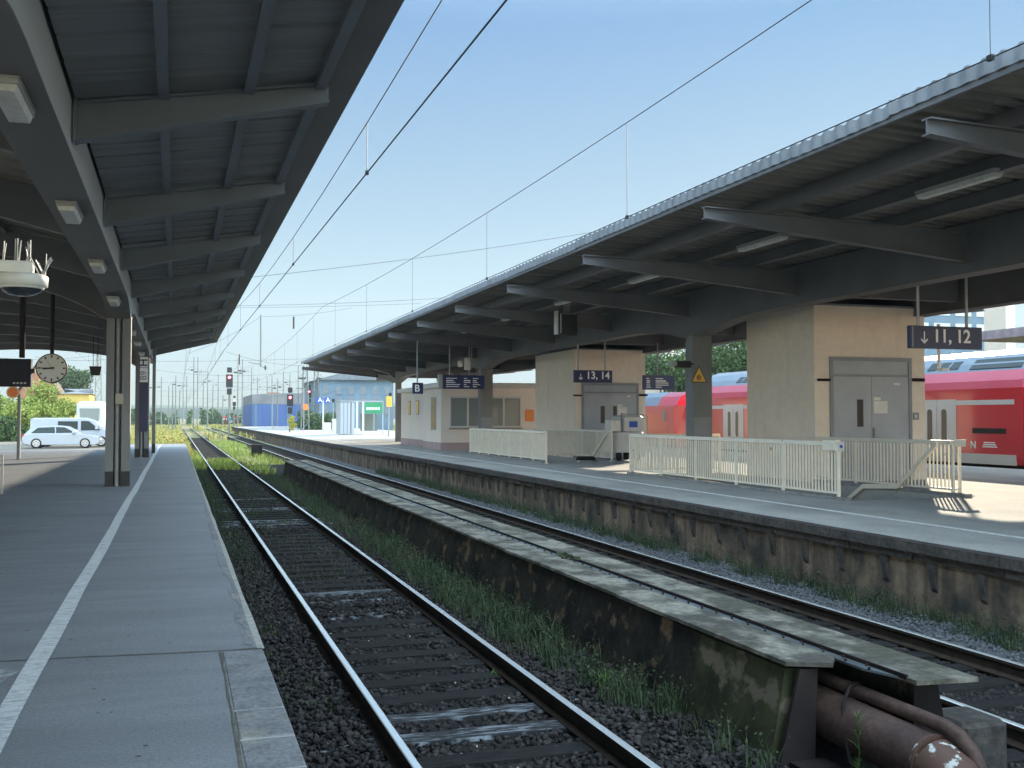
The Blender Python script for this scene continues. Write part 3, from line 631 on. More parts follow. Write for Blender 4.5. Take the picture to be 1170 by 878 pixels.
# lamps under the left girder
def lamp_box(name, label, loc, length, wd, group):
    r = thing(name, label, 'lamp', loc, group)
    g = MB(); g.cbox(-wd / 2, wd / 2, -length / 2, length / 2, -.02, .0, .004); g.cbox(-wd / 2 + .01, wd / 2 - .01, -length / 2 + .01, length / 2 - .01, -.06, -.018, .004)
    g.build('housing', M['lampb'], r, world=False)
    g = MB(); g.prism([(-wd / 2 + .02, -.061), (wd / 2 - .02, -.061), (wd / 2 - .04, -.115), (-wd / 2 + .04, -.115)], 'y', -length / 2 + .03, length / 2 - .03); g.build('diffuser', M['lampw'], r, world=False)
    return r
ll = ['nearest lamp box under the left girder, cut by the left picture edge', 'second nearest lamp box under the left girder, above the dome camera', 'third lamp box under the left girder', 'fourth lamp box under the left girder, just before the nearest column', 'first lamp box under the left girder beyond the nearest column', 'second lamp box under the left girder beyond the nearest column', 'third lamp box beyond the nearest left column', 'fourth lamp box beyond the nearest left column', 'farthest lamp box under the left girder']
L0 = None
for i in range(9):
    loc = (-1.25, 8.85 + 4.7 * i, 4.108)
    if abs(loc[1] - 25.2) < 2.4 or abs(loc[1] - 42.9) < 2.4: loc = (loc[0], loc[1], 4.03)
    if L0 is None: L0 = lamp_box('canopy_lamp', ll[0], loc, .95, .24, 'lamp boxes under the left girder')
    else: copy_thing(L0, loc, ll[i])

# ================================================================== RIGHT CANOPY
rc = thing('platform_canopy', 'dark canopy with corrugated roof edge over the island platform at the right', 'canopy', (13.5, 25.2, 0))
RY0, RY1 = -2.0, 71.5
rcols = [5.2, 25.2, 45.6, 65.2]
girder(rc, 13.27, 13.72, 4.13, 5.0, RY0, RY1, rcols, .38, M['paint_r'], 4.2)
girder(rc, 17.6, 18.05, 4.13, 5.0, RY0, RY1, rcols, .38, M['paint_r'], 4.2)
RZ = lambda x: 5.03 + .042 * (13.3 - x)
RZ2 = lambda x: 5.03 + .042 * (x - 18.0)
rr = [25.2 + 5.2 * k for k in range(-5, 9)] + [70.6]
for y in rr:
    if y < RY0: continue
    g = MB(); ibeam(g, 0, y, 8.07, 13.265, 4.78, 4.31, 4.94, 4.80, fl=.075); g.build('rib', M['paint_r'], rc)
    g = MB(); ibeam(g, 0, y, 18.06, 23.2, 4.31, 4.78, 4.80, 4.94, fl=.075); g.build('rib', M['paint_r'], rc)
    g = MB(); g.box(13.73, 17.59, y - .1, y + .1, 4.3, 4.82); g.build('cross_beam', M['paint_r'], rc)
for X in (9.4, 10.7, 11.95):
    g = MB(); z = RZ(X); g.box(X - .07, X + .07, RY0, RY1, z - .22, z - .004); g.box(X - .085, X + .085, RY0, RY1, z - .23, z - .22); g.build('purlin', M['paint_r'], rc)
for X in (19.4, 20.7, 22.0):
    g = MB(); z = RZ2(X); g.box(X - .07, X + .07, RY0, RY1, z - .17, z - .004); g.build('purlin', M['paint_r'], rc)
g = MB(); corrugated(g, 8.28, 13.3, RZ, RY0, RY1, .28, .05); g.build('roof_sheet', M['sheet_w'], rc)
g = MB(); corrugated(g, 18.0, 23.4, RZ2, RY0, RY1, .28, .05); g.build('roof_sheet', M['sheet_w'], rc)
g = MB(); corrugated(g, 13.3, 18.0, lambda x: 5.03, RY0, RY1, .28, .05); g.build('roof_sheet', M['sheet_w'], rc)
g = MB(); g.prism([(8.35, RZ(8.35) + .07), (13.3, 5.11), (18.0, 5.11), (23.3, RZ2(23.3) + .07), (23.3, RZ2(23.3) + .09), (18.0, 5.14), (13.3, 5.14), (8.35, RZ(8.35) + .09)], 'y', RY0, RY1); g.build('roof_deck', M['fascia'], rc)
g = MB(); zb = RZ(8.3); g.box(8.29, 8.35, RY0, RY1, zb - .06, zb + .03); g.build('eaves_board', M['paint_r'], rc)
# corrugated edge: scalloped sheets, lengths stepping slightly
g = MB(); y = RY0; r2 = random.Random(5); zc = 5.245
while y < RY1:
    L = 2.08; off = r2.uniform(-.015, .012); V = []; n = 48
    for i in range(n + 1):
        yy = y + L * i / n; s = .5 + .5 * math.cos(2 * math.pi * (yy - y) / .26)
        V += [(8.282 - .022 * s, yy, zc + off), (8.282 - .022 * s, yy, zc + .15 + .04 * s + off), (8.44, yy, zc + .155 + .04 * s + off)]
    g.add(V, [(3 * i, 3 * i + 3, 3 * i + 4, 3 * i + 1) for i in range(n)] + [(3 * i + 1, 3 * i + 4, 3 * i + 5, 3 * i + 2) for i in range(n)]); y += L
g.build('corrugated_edge', M['fascia'], rc)
g = MB(); g.prism([(8.3, RZ(8.3) - .03), (13.3, 4.62), (18.0, 4.62), (23.3, RZ2(23.3) - .03), (23.3, RZ2(23.3) + .18), (18, 5.18), (13.3, 5.18), (8.3, RZ(8.3) + .18)], 'y', 71.5, 71.55); g.build('end_board', M['fascia'], rc)
for c in rcols:
    for xc in (13.56, 17.83):
        if c > 60: q = (.17, .17)
        else: q = (.29, .21)
        g = MB(); g.box(xc - q[0], xc + q[0] * .99, c - q[1], c + q[1], 0, 3.80); o = g.build('column', M['col'], rc)
        if c < 60:
            g = MB(); g.box(xc - .27, xc + .27, c - q[1] - .006, c - q[1] + .001, 0, 1.56); sub(g, 'repainted_panel', M['frame_g'], o)
        if c > 60:
            g = MB(); g.prism([(xc - .17, 3.8), (xc + .17, 3.8), (xc + .4, 4.6), (xc - 1.6, 4.6), (xc - .7, 4.35), (xc - .3, 4.05)], 'y', c - .15, c + .15); g.build('curved_bracket', M['paint_r'], rc)
ll = ['nearest strip lamp under the right canopy, at the right picture edge', 'second strip lamp under the right canopy, left of the big rib', 'third strip lamp under the right canopy', 'fourth strip lamp under the right canopy', 'fifth strip lamp under the right canopy', 'sixth strip lamp under the right canopy', 'seventh strip lamp under the right canopy', 'eighth strip lamp under the right canopy', 'ninth strip lamp under the right canopy', 'tenth strip lamp under the right canopy', 'eleventh strip lamp under the right canopy, nearest its far end']
L1 = None
for i in range(11):
    loc = (10.62, 12.0 + 5.2 * i, RZ(10.62) - .19)
    if L1 is None: L1 = lamp_box('strip_lamp', ll[0], loc, 1.6, .2, 'strip lamps under the right canopy')
    else: copy_thing(L1, loc, ll[i])

# ================================================================== LIFT HOUSES on the island platform
def lift_house(name, label, x0, x1, y0, y1, zt, dx0, dx1, dz, lz, notices):
    r = thing(name, label, 'lift house', (x0, y0, 0))
    g = MB(); g.box(x0, x1, y0, y1, 0, zt); wl = g.build('wall', M['plaster'], r)
    g = MB(); g.box(x0 - .01, x1 + .01, y0 - .01, y1 + .01, zt + .001, zt + .05); g.build('roof', M['fascia'], r)
    f = MB(); t = .09
    f.box(dx0, dx0 + t, y0 - .05, y0 - .001, 0, dz); f.box(dx1 - t, dx1, y0 - .05, y0 - .001, 0, dz); f.box(dx0 + t, dx1 - t, y0 - .05, y0 - .001, dz - .09, dz)
    f.box(dx0 + t, dx1 - t, y0 - .045, y0 - .001, lz + .002, lz + .06)
    df = f.build('door_frame', M['frame_g'], r)
    g = MB(); g.box(dx0 + t, dx1 - t, y0 - .02, y0 - .001, lz + .06, dz - .09); g.build('transom_panel', M['door'], r)
    mid = (dx0 + dx1) / 2
    for a, b in ((dx0 + t + .005, mid - .005), (mid + .005, dx1 - t - .005)):
        g = MB(); g.box(a, b, y0 - .034, y0 - .002, .02, lz - .005); d = g.build('door', M['door'], r)
        if a < mid - .5:
            g = MB(); g.box(b - .42, b - .24, y0 - .038, y0 - .033, 1.33, 2.0); sub(g, 'pane', M['glass'], d)
        elif notices == 2:
            g = MB(); g.box(a + .10, a + .26, y0 - .038, y0 - .033, 1.33, 2.0); sub(g, 'pane', M['glass'], d)
        if a > mid - .5:
            g = MB(); g.box(a + .03, a + .07, y0 - .07, y0 - .034, .95, 1.3); sub(g, 'handle', M['frame_g'], d)
            g = MB(); x = a + (.06 if notices == 1 else .3)
            g.box(x, x + .40, y0 - .0375, y0 - .034, 1.66, 1.96); g.box(x, x + .2, y0 - .0375, y0 - .034, 1.98, 2.06); g.box(b - .42, b - .25, y0 - .0375, y0 - .034, 2.36, 2.42)
            sub(g, 'notice', M['whitep'], d)
    g = MB(); g.box(dx0 - .36, dx0 - .005, y0 - .07, y0 - .03, lz - .12, lz - .06); g.box(dx1 + .005, dx1 + .38, y0 - .07, y0 - .03, lz - .10, lz - .02); g.build('door_stay', M['steel_dark'], r)
    g = MB(); g.box(dx1 + .06, dx1 + .22, y0 - .03, y0 - .001, 1.50, 1.68); c = g.build('call_plate', M['frame_g'], r)
    g = MB(); g.box(dx1 + .09, dx1 + .15, y0 - .034, y0 - .03, 1.55, 1.63); sub(g, 'button', M['white'], c)
    return r
lift_house('lift_house', 'nearer beige lift house with grey double door behind the nearer railing', 14.7, 17.93, 21.5, 24.6, 4.29, 15.12, 17.5, 3.04, 2.56, 1)
lift_house('lift_house', 'farther beige lift house with grey double door behind the mesh railing', 14.7, 17.72, 37.35, 41.9, 4.2, 15.0, 17.42, 2.9, 2.5, 2)

# small station house
sh = thing('station_kiosk', 'low pinkish platform building with white framed windows beyond the lift houses', 'platform building', (11.97, 47.65, 0))
g = MB(); g.box(11.97, 17.6, 47.65, 51.4, 0, 2.98); g.box(12.55, 17.6, 51.4, 59.5, 0, 2.98); g.build('wall', M['plaster_p'], sh)
g = MB(); g.box(11.95, 17.62, 47.63, 51.42, .001, .36); g.box(12.53, 17.62, 51.42, 59.52, .001, .36); g.build('plinth', M['pink'], sh)
g = MB(); g.cbox(11.80, 17.75, 47.45, 51.6, 2.985, 3.22, .02); g.cbox(12.35, 17.75, 51.6, 59.8, 2.985, 3.2, .02); g.build('roof', M['white'], sh)
def win(root, x0, x1, y, z0, z1, nb, blind=M['glass2']):
    fr = MB(); t = .09; fr.box(x0, x1, y - .05, y - .001, z0, z0 + t); fr.box(x0, x1, y - .05, y - .001, z1 - t, z1)
    xs = [x0 + (x1 - x0) * i / nb for i in range(nb + 1)]
    for x in xs: fr.box(max(x0, x - t / 2), min(x1, x + t / 2), y - .048, y - .002, z0 + t, z1 - t)
    w_ = fr.build('window', M['white'], root)
    g = MB()
    for i in range(nb): g.box(xs[i] + t / 2, xs[i + 1] - t / 2, y - .02, y - .001, z0 + t, z1 - t)
    sub(g, 'pane', blind, w_)
    g = MB(); g.box(x0 - .05, x1 + .05, y - .1, y - .001, z0 - .05, z0 - .001); sub(g, 'sill', M['kerb'], w_)
a, b = atY(514, 470, 47.65), atY(595, 470, 47.65)
zt, zb = atY(550, 453, 47.65).z, atY(550, 489, 47.65).z
m_ = (a.x + b.x) / 2
win(sh, a.x, m_ - .02, 47.65, zb, zt, 2); win(sh, m_ + .02, b.x, 47.65, zb, zt, 2)
def swin(root, X, y0, y1, z0, z1, m):
    g = MB(); g.box(X - .03, X - .001, y0, y1, z0, z1); w_ = g.build('window', M['frame_g'], root)
    g = MB(); g.box(X - .036, X - .031, y0 + .06, y1 - .06, z0 + .06, z1 - .06); sub(g, 'pane', m, w_)
swin(sh, 11.97, 48.6, 49.6, .95, 2.55, M['glass']); swin(sh, 12.55, 52.6, 53.2, 1.7, 2.5, M['glass']); swin(sh, 12.55, 54.8, 55.5, 1.7, 2.5, M['glass']); swin(sh, 12.55, 56.9, 57.5, 1.7, 2.5, M['glass'])
p = atY(605, 475, 47.6); g = MB(); g.box(p.x - .2, p.x + .22, 47.58, 47.62, p.z - .28, p.z + .28); o = tag(g.build('timetable_case', M['orange']), 'orange timetable sheet on the wall of the pinkish platform building', 'timetable')
g = MB()
for i in range(5): g.box(p.x - .15, p.x + .17, 47.576, 47.58, p.z + .18 - .08 * i, p.z + .2 - .08 * i)
sub_o = g.build('printed_lines', M['ywall']); sub_o.parent = o
# post between lift house and kiosk
p = atY(618, 490, 44.5); g = MB(); g.tube([(p.x, 44.5, 0), (p.x, 44.5, 3.4)], .07, 10); tag(g.build('steel_post', M['col']), 'slim grey post left of the farther lift house', 'post')

# ================================================================== RAILINGS
def railing_run(root, p0, p1, h=1.10, gap=.1, posts=5, mesh=False, zb=.13, m=None, cap=.045):
    m = m or M['railing']; p0, p1 = Vector((*p0, 0)), Vector((*p1, 0)); d = p1 - p0; L = d.length; u = d.normalized(); rz = math.atan2(u.y, u.x)
    c = (p0 + p1) / 2
    g = MB(); g.obox((c.x, c.y, h - .04), L, .06, .08, rz); g.build('top_rail', m, root)
    g = MB(); g.obox((c.x, c.y, zb), L, .035, .04, rz); g.build('bottom_rail', m, root)
    for i in range(posts):
        q = p0 + d * (i / (posts - 1)); g = MB(); g.obox((q.x, q.y, (h - .08) / 2), .05, .05, h - .085, rz); g.obox((q.x, q.y, .01), .14, .12, .018, rz); g.build('post', m, root)
    n = max(2, int(L / gap))
    if mesh:
        per = n // (posts - 1)
        for b in range(posts - 1):
            g = MB()
            for i in range(1, per):
                q = p0 + d * ((b + i / per) / (posts - 1)); g.obox((q.x, q.y, (zb + h - .08) / 2), .012, .012, h - .1 - zb, rz)
            g.build('bar_panel', m, root)
    else:
        for i in range(1, n):
            q = p0 + d * (i / n); g = MB(); g.obox((q.x, q.y, (zb + h - .08) / 2), .014, .035, h - .1 - zb, rz); g.build('baluster', m, root)
fr = thing('stair_railing', 'long cream grey baluster railing along the front of the nearer stair opening', 'railing', (11.93, 16.7, 0))
railing_run(fr, (11.93, 16.7), (11.93, 26.1), posts=6, gap=.105)
g = MB(); g.box(11.87, 11.99, 16.72, 17.12, .93, 1.13); g.build('end_sleeve', M['railing'], fr)
g = MB(); q = atX(957, 508, 11.9); g.box(11.90, 12.02, 16.655, 16.67, .92, 1.1); st = g.build('sticker', M['white'], fr)
g = MB(); g.lathe((11.96, 16.65, 1.01), [(.035, 0), (.035, .004)], 12, 'y'); sub(g, 'blue_mark', M['blue'], st)
br = thing('stair_railing', 'cream baluster railing with slanting handrail running to the nearer lift house', 'railing', (14.7, 16.85, 0))
railing_run(br, (14.7, 16.85), (14.7, 21.48), posts=4, gap=.11)
g = MB(); g.obox((14.88, 16.87, .55), .05, .05, 1.1); g.obox((14.78, 16.87, 1.06), .25, .05, .08); g.obox((14.78, 16.87, .13), .25, .04, .04); g.build('end_post', M['railing'], br)
g = MB(); g.box(14.72, 15.0, 16.82, 16.835, .98, 1.12); g.build('paper_notice', M['white'], br)
def flat_rail(mb, pts, X, w_=.05, h_=.1):
    for a, b in zip(pts[:-1], pts[1:]):
        mb.prism([(a[0], a[1] - h_ / 2), (b[0], b[1] - h_ / 2), (b[0], b[1] + h_ / 2), (a[0], a[1] + h_ / 2)], 'x', X - w_ / 2, X + w_ / 2)
g = MB(); flat_rail(g, [(17.15, 1.03), (18.35, .10), (19.5, .03), (20.4, -.5)], 14.58); g.build('stair_handrail', M['railing'], br)
bk = thing('stair_railing', 'back end of the nearer stair railing beside the big column', 'railing', (13.3, 26.1, 0))
railing_run(bk, (12.0, 26.1), (14.7, 26.1), posts=3, gap=.11)
kb = MB(); kb.box(14.62, 14.76, 16.4, 21.49, .004, .07); kb.box(11.86, 11.99, 16.4, 26.2, .004, .06); struct('stair_kerb', kb, M['kerb'])
f2 = thing('stair_railing', 'long fine barred railing along the front of the farther stair opening', 'railing', (11.93, 32.7, 0))
railing_run(f2, (11.93, 32.9), (11.93, 42.4), posts=8, gap=.05, mesh=True)
b2 = thing('stair_railing', 'fine barred railing with slanting brace in front of the farther lift house', 'railing', (14.7, 33.6, 0))
railing_run(b2, (14.64, 33.6), (14.64, 41.9), posts=7, gap=.05, mesh=True)
g = MB(); flat_rail(g, [(33.9, 1.0), (35.3, .1), (36.3, .05), (37, -.3)], 14.6); g.build('stair_handrail', M['railing'], b2)
kb = MB(); kb.box(14.62, 14.76, 33.5, 37.3, .004, .07); kb.box(11.86, 11.99, 33.2, 42.4, .004, .06); struct('stair_kerb', kb, M['kerb'])
# black rolled foot mat / sand bag
p = atz(670, 526); g = MB(); g.cbox(p.x - .35, p.x + .3, p.y - .2, p.y + .2, .003, .14, .06); tag(g.build('sand_bag', M['steel_dark']), 'dark flat bag lying at the foot of the farther stair railing', 'bag')

# ================================================================== SIGNS on the island platform
def hang_sign(name, label, Y, px0, px1, py0, py1, poles, pole_top, txt=None, m=M['navy'], th=.1):
    a, b = atY(px0, py0, Y), atY(px1, py1, Y)
    z1 = atY((px0 + px1) / 2, py0, Y).z; z0 = atY((px0 + px1) / 2, py1, Y).z
    r = thing(name, label, 'sign', (a.x, Y, z0))
    g = MB(); g.cbox(a.x, b.x, Y, Y + th, z0, z1, .008); g.build('panel', m, r)
    for px in poles:
        q = atY(px, py0, Y); g = MB(); g.tube([(q.x, Y + th / 2, z1), (q.x, Y + th / 2, pole_top)], .03, 8); g.build('hanger', M['galv'], r)
    return r, a.x, b.x, z0, z1
def arrow_down(root, x, z, s, Y):
    g = MB(); y0, y1 = Y - .006, Y - .001
    g.box(x - .012, x + .012, y0, y1, z - s * .45, z + s * .5)
    for sg in (-1, 1):
        g.prism([(x, z - s * .5), (x, z - s * .5 + .045), (x + sg * s * .32, z - s * .12 + .02), (x + sg * s * .32, z - s * .12 - .02)][::sg], 'y', y0, y1)
    g.build('arrow', M['letters'], root)
r, xa, xb, z0, z1 = hang_sign('track_sign', 'nearer and larger dark blue hanging sign, reading 11, 12 with a down arrow', 16.5, 1040, 1122.5, 373.2, 398.8, (1051, 1106.5), RZ(13.3), None)
hh = z1 - z0; sw = xb - xa
text('lettering', '11, 12', .36, (xa + sw * .31, 16.497, z0 + hh * .29), M['letters'], r); arrow_down(r, xa + sw * .19, z0 + hh * .47, .24, 16.5)
g = MB(); g.box(xa + sw * .025, xa + sw * .04, 16.495, 16.499, z0 + .02, z1 - .02); g.build('joint', M['frame_g'], r)
g = MB(); q0, q1 = atY(1051, 290, 16.5), atY(1107, 296, 16.5); g.tube([(q0.x - .2, 16.55, 4.72), (q1.x + .12, 16.55, 4.66)], .03, 8); g.build('cross_bar', M['galv'], r)
r, xa, xb, z0, z1 = hang_sign('track_sign', 'smaller dark blue hanging sign before the farther lift house, reading 13, 14', 33.5, 656, 699.7, 423.3, 437.4, (661, 691.8), RZ(12.9), None)
hh = z1 - z0; sw = xb - xa
text('lettering', '13, 14', .36, (xa + sw * .31, 33.497, z0 + hh * .31), M['letters'], r); arrow_down(r, xa + sw * .17, z0 + hh * .45, .22, 33.5)
r, xa, xb, z0, z1 = hang_sign('section_sign', 'small square dark blue sign with white letter B', 43.5, 471.5, 483.5, 437.5, 450.2, (477,), 4.9, None)
text('lettering', 'B', .42, (xa + .08, 43.497, z0 + .1), M['letters'], r)
def board(label, Y, px0, px1, py0, py1, poles, cols, edge=False):
    r, xa, xb, z0, z1 = hang_sign('train_indicator', label, Y, px0, px1, py0, py1, poles, 4.85, None, M['navy2'], .25)
    g = MB(); rr3 = random.Random(int(px0)); W = xb - xa; hh = z1 - z0
    for c0, c1 in cols:
        for k in range(5):
            w_ = (c1 - c0) * rr3.uniform(.35, 1); hb = .035 if k != 1 else .05
            g.box(xa + W * c0, xa + W * (c0 + w_), Y - .005, Y - .001, z1 - hh * (.2 + .15 * k) - hb, z1 - hh * (.2 + .15 * k))
    g.build('departure_text', M['letters'], r)
    if edge:
        g = MB(); g.box(xa - .02, xa + W * .07, Y - .01, Y + .26, z0 + .0, z1 + .03); g.build('end_cap', M['lampb'], r)
board('dark blue train indicator board hanging before the pinkish platform building', 44.8, 502, 553.5, 429, 444.6, (514.5, 537), [(.15, .5), (.54, .7), (.74, .95)], True)
board('dark blue train indicator board seen above the red locomotive', 34.5, 737, 770.5, 429, 445.5, (), [(.05, .3), (.36, .85)])
# hanger for that board comes from the wall side
p = atY(753, 429, 34.5); o = [x for x in bpy.data.objects if x.name.startswith('train_indicator') and x.type == 'EMPTY'][-1]
g = MB(); g.tube([(p.x, 34.62, p.z), (p.x, 34.62, 4.3)], .03, 8); g.build('hanger', M['galv'], o)
# twin loudspeaker
p = atY(534, 416, 44.9); r = thing('loudspeaker', 'white double horn loudspeaker above the indicator board', 'loudspeaker', tuple(p))
g = MB(); g.lathe((p.x, p.y, p.z), [(.10, -.28), (.16, -.25), (.16, .25), (.1, .28)], 14, 'z'); g.build('horn', M['whitep'], r)
g = MB(); g.lathe((p.x - .34, p.y, p.z), [(.07, -.15), (.12, -.12), (.12, .12), (.07, .15)], 14, 'z'); g.build('horn', M['whitep'], r)
g = MB(); g.tube([(p.x - .34, p.y, p.z), (p.x + .2, p.y, p.z)], .03, 6); g.tube([(p.x + .2, p.y, p.z), (p.x + .2, p.y, 4.8)], .03, 6); g.build('bracket', M['galv'], r)
# box speaker / camera box under canopy
p = atY(649, 370, 29.5); r = thing('monitor_box', 'dark monitor box in a frame hanging above the 13, 14 sign', 'monitor', tuple(p))
s = .30
g = MB(); g.cbox(p.x - s, p.x + s * .95, p.y - .05, p.y + .3, p.z - s * 1.15, p.z + s * 1.1, .02); g.build('housing', M['sig'], r)
g = MB(); g.box(p.x - s * .92, p.x - s * .78, p.y - .058, p.y - .051, p.z - s, p.z + s); g.box(p.x - s * .78, p.x + s * .85, p.y - .058, p.y - .051, p.z + s * .96, p.z + s * 1.02); g.build('pale_edge', M['lampb'], r)
g = MB(); g.box(p.x - s * 1.22, p.x - s * 1.05, p.y, p.y + .25, p.z - s * 1.1, p.z + s * 1.3); g.build('white_side_panel', M['whitep'], r)
g = MB(); g.box(p.x - .1, p.x + .1, p.y + .08, p.y + .16, p.z + s * 1.1, RZ(p.x)); g.build('bracket', M['galv'], r)
# camera on the big column and warning triangle
p = atY(771, 416, 25.0); r = thing('wall_camera', 'small grey and black camera fixed to the big grey column', 'camera', (13.2, 25.0, p.z))
g = MB(); g.box(p.x - .16, p.x + .02, 24.9, 25.06, p.z - .06, p.z + .06); g.build('lens_box', M['lampb'], r)
g = MB(); g.box(p.x + .021, 13.16, 24.88, 25.08, p.z - .1, p.z + .08); g.box(13.16, 13.27, 24.95, 25.0, p.z - .02, p.z + .03); g.build('body', M['sig'], r)
p = atY(798.5, 430, 24.98); r = thing('warning_sign', 'yellow warning triangle on the big grey column', 'warning sign', (p.x, 24.98, p.z))
g = MB(); g.prism([(p.x - .24, p.z - .17), (p.x + .24, p.z - .17), (p.x, p.z + .28)], 'y', 24.97, 24.978); bp = g.build('black_border', M['black'], r)
g = MB(); g.prism([(p.x - .205, p.z - .15), (p.x + .205, p.z - .15), (p.x, p.z + .238)], 'y', 24.964, 24.969); g.build('yellow_face', M['yellow'], r)
g = MB(); g.lathe((p.x - .01, 24.959, p.z - .04), [(.075, 0), (.075, .004)], 10, 'y'); g.build('red_mark', M['brick'], r)
# service cart
p = atz(708, 527); r = thing('service_cart', 'white service cart parked behind the farther stair railing', 'service cart', (p.x, p.y, 0))
g = MB(); g.cbox(p.x - .1, p.x + .95, p.y, p.y + 1.5, .3, 1.05, .05); g.build('body', M['white'], r)
g = MB(); g.cbox(p.x + .2, p.x + 1.0, p.y + .1, p.y + 1.3, 1.06, 1.62, .06); bx = g.build('tank', M['white'], r)
g = MB(); g.box(p.x + .42, p.x + .75, p.y + .09, p.y + .099, 1.2, 1.42); sub(g, 'blue_plate', M['blue'], bx)
g = MB(); g.cbox(p.x - .25, p.x + .15, p.y + .1, p.y + .8, 1.06, 1.5, .05); g.build('bin', M['whitep'], r)
g = MB(); g.tube([(p.x + .1, p.y + .05, .4), (p.x + .1, p.y + .05, 1.7), (p.x + 1.1, p.y + .05, 1.6), (p.x + 1.1, p.y + .05, .4)], .03, 6); g.build('frame', M['galv'], r)
for dx in (.08, .8):
    for dy in (.25, 1.2):
        g = MB(); g.lathe((p.x + dx, p.y + dy, .17), [(.17, -.05), (.17, .05)], 14, 'x'); g.build('wheel', M['rubber'], r)

# ================================================================== RED TRAIN
TX = 25.7
def coach(y0, y1):
    r = thing('double_deck_coach', 'red double deck railway coach with grey doors beyond the island platform', 'railway coach', (TX + 1.4, (y0 + y1) / 2, -.76))
    zr = 3.87; W = 2.78
    side = [(TX + .03, .02), (TX, .25), (TX, 2.52)]; roof = [(TX + .05, 2.78), (TX + .22, 3.1), (TX + .42, 3.38), (TX + .75, 3.66), (TX + 1.39, 3.87)]
    mir = lambda q: [(2 * TX + W - a, b) for a, b in reversed(q)]
    g = MB(); g.prism(side + mir(side), 'y', y0, y1); g.build('body', M['red'], r)
    # upper curved panel: red at the ends, glazed in the middle
    up = [(TX, 2.5205), (TX + .05, 2.78), (TX + .22, 3.12)]; up2 = [(TX + .22, 3.121), (TX + .42, 3.38), (TX + .75, 3.66), (TX + 1.39, 3.87)]
    g = MB(); g.prism(up + mir(up), 'y', y0, y1); g.build('upper_side', M['red_sky'], r)
    g = MB(); g.prism(up2 + mir(up2)[1:], 'y', y0 + .05, y1 - .05); g.build('roof', M['troof'], r)
    # roof hatches
    for a, nv in ((y0 + 3.2, 3), (y1 - 5.2, 3)):
        g = MB()
        for k in range(nv): g.prism([(TX + .30, 3.24), (TX + .29, 3.25), (TX + .56, 3.52), (TX + .575, 3.51)], 'y', a + k * .55, a + k * .55 + .45)
        g.build('air_grille', M['glass'], r)
    g = MB(); g.prism([(TX + .26, 3.2), (TX + .25, 3.21), (TX + .60, 3.55), (TX + .62, 3.54)], 'y', y0 + .3, y0 + 2.6); g.build('roof_window', M['glass'], r)
    g = MB(); g.prism([(TX + .01, 2.60), (TX + .035, 2.75), (TX + .19, 3.05), (TX + .175, 3.05), (TX + .02, 2.76), (TX - .005, 2.6)], 'y', y0 + 6.3, y1 - 6.3)
    g.v = [(a - .012, b, c) for a, b, c in g.v]; g.build('upper_windows', M['glass2'], r)
    # waist stripe and skirt
    g = MB(); g.box(TX - .006, TX, y0 + .35, y1 - .35, 1.98, 2.14); g.build('waist_stripe', M['tgrey'], r)
    g = MB(); g.box(TX - .006, TX + .02, y0 + .3, y1 - .3, .001, .34); g.build('skirt', M['tgrey'], r)
    for yc in (y0 + 3.9, y1 - 3.9):
        for s in (-1, 1):
            g = MB(); a = yc + s * .48; g.box(TX - .02, TX - .007, a - .465, a + .465, .1, 2.18); d = g.build('door', M['tgrey'], r)
            g = MB(); a2 = yc + s * .36; pts = [(a2 + .13 * math.cos(t), (1.72 if math.sin(t) > 0 else .75) + .13 * math.sin(t)) for t in [2 * math.pi * k / 20 for k in range(20)]]
            g.prism(pts, 'x', TX - .027, TX - .0205); sub(g, 'pane', M['glass'], d)
    g = MB(); g.box(TX - .012, TX - .001, y0 + .7, y0 + 2.2, 1.02, 1.2); g.build('slot_vent', M['sig'], r)
    text('lettering', 'N', .34, (TX - .008, y0 + 2.3, .52), M['letters'], r, rot=(R(90), 0, R(-90)))
    g = MB(); 
    for k in range(3): g.box(TX - .01, TX - .001, y0 + 1.1 + .05 * k, y0 + 1.75 - .03 * k, .56 + .07 * k, .60 + .07 * k)
    g.build('emblem', M['letters'], r)
    for yb in (y0 + 3.5, y1 - 3.5):
        g = MB(); g.box(TX + .25, TX + 2.5, yb - 1.4, yb + 1.4, -.5, -.05); bo = g.build('bogie', M['steel_dark'], r)
        for s in (-1, 1):
            g = MB(); g.lathe((TX + .62, yb + s * 1.1, -.30), [(.46, -.06), (.46, .06)], 20, 'x'); sub(g, 'wheel', M['rail'], bo)
    g = MB(); g.box(TX + .1, TX + 2.6, y0 + 6, y1 - 6, -.55, .018); g.build('underfloor', M['steel_dark'], r)
    # windows of lower deck
    g = MB()
    for k in range(5):
        a = y0 + 6.4 + k * (y1 - y0 - 12.8) / 5; g.box(TX - .008, TX - .0005, a, a + 1.5, .7, 1.6)
    g.build('lower_windows', M['glass'], r)
    return r
coach(26.3, 48.2)
c2 = thing('double_deck_coach', 'next red coach at the right picture edge behind the coach gap', 'railway coach', (TX + 1.4, 15, -.76))
g = MB(); g.prism([(TX, .02), (TX, 2.52), (TX + .22, 3.12), (TX + .75, 3.66), (TX + 1.39, 3.87), (TX + 2.0, 3.66), (TX + 2.56, 3.12), (TX + 2.78, 2.52), (TX + 2.78, .02)], 'y', 4.0, 25.4); g.build('body', M['red'], c2)
g = MB(); g.box(TX + .5, TX + 2.3, 25.4, 26.3, .1, 3.0); g.build('gangway', M['sig'], c2)
lo_ = thing('locomotive', 'red locomotive with slanted nose left of the big grey column', 'locomotive', (TX + 1.4, 58, -.76))
side = [(TX + .02, .0), (TX, .2), (TX, 2.2)]; 
g = MB(); mir = lambda q: [(2 * TX + 2.95 - a, b) for a, b in reversed(q)]
prof = side + mir(side)
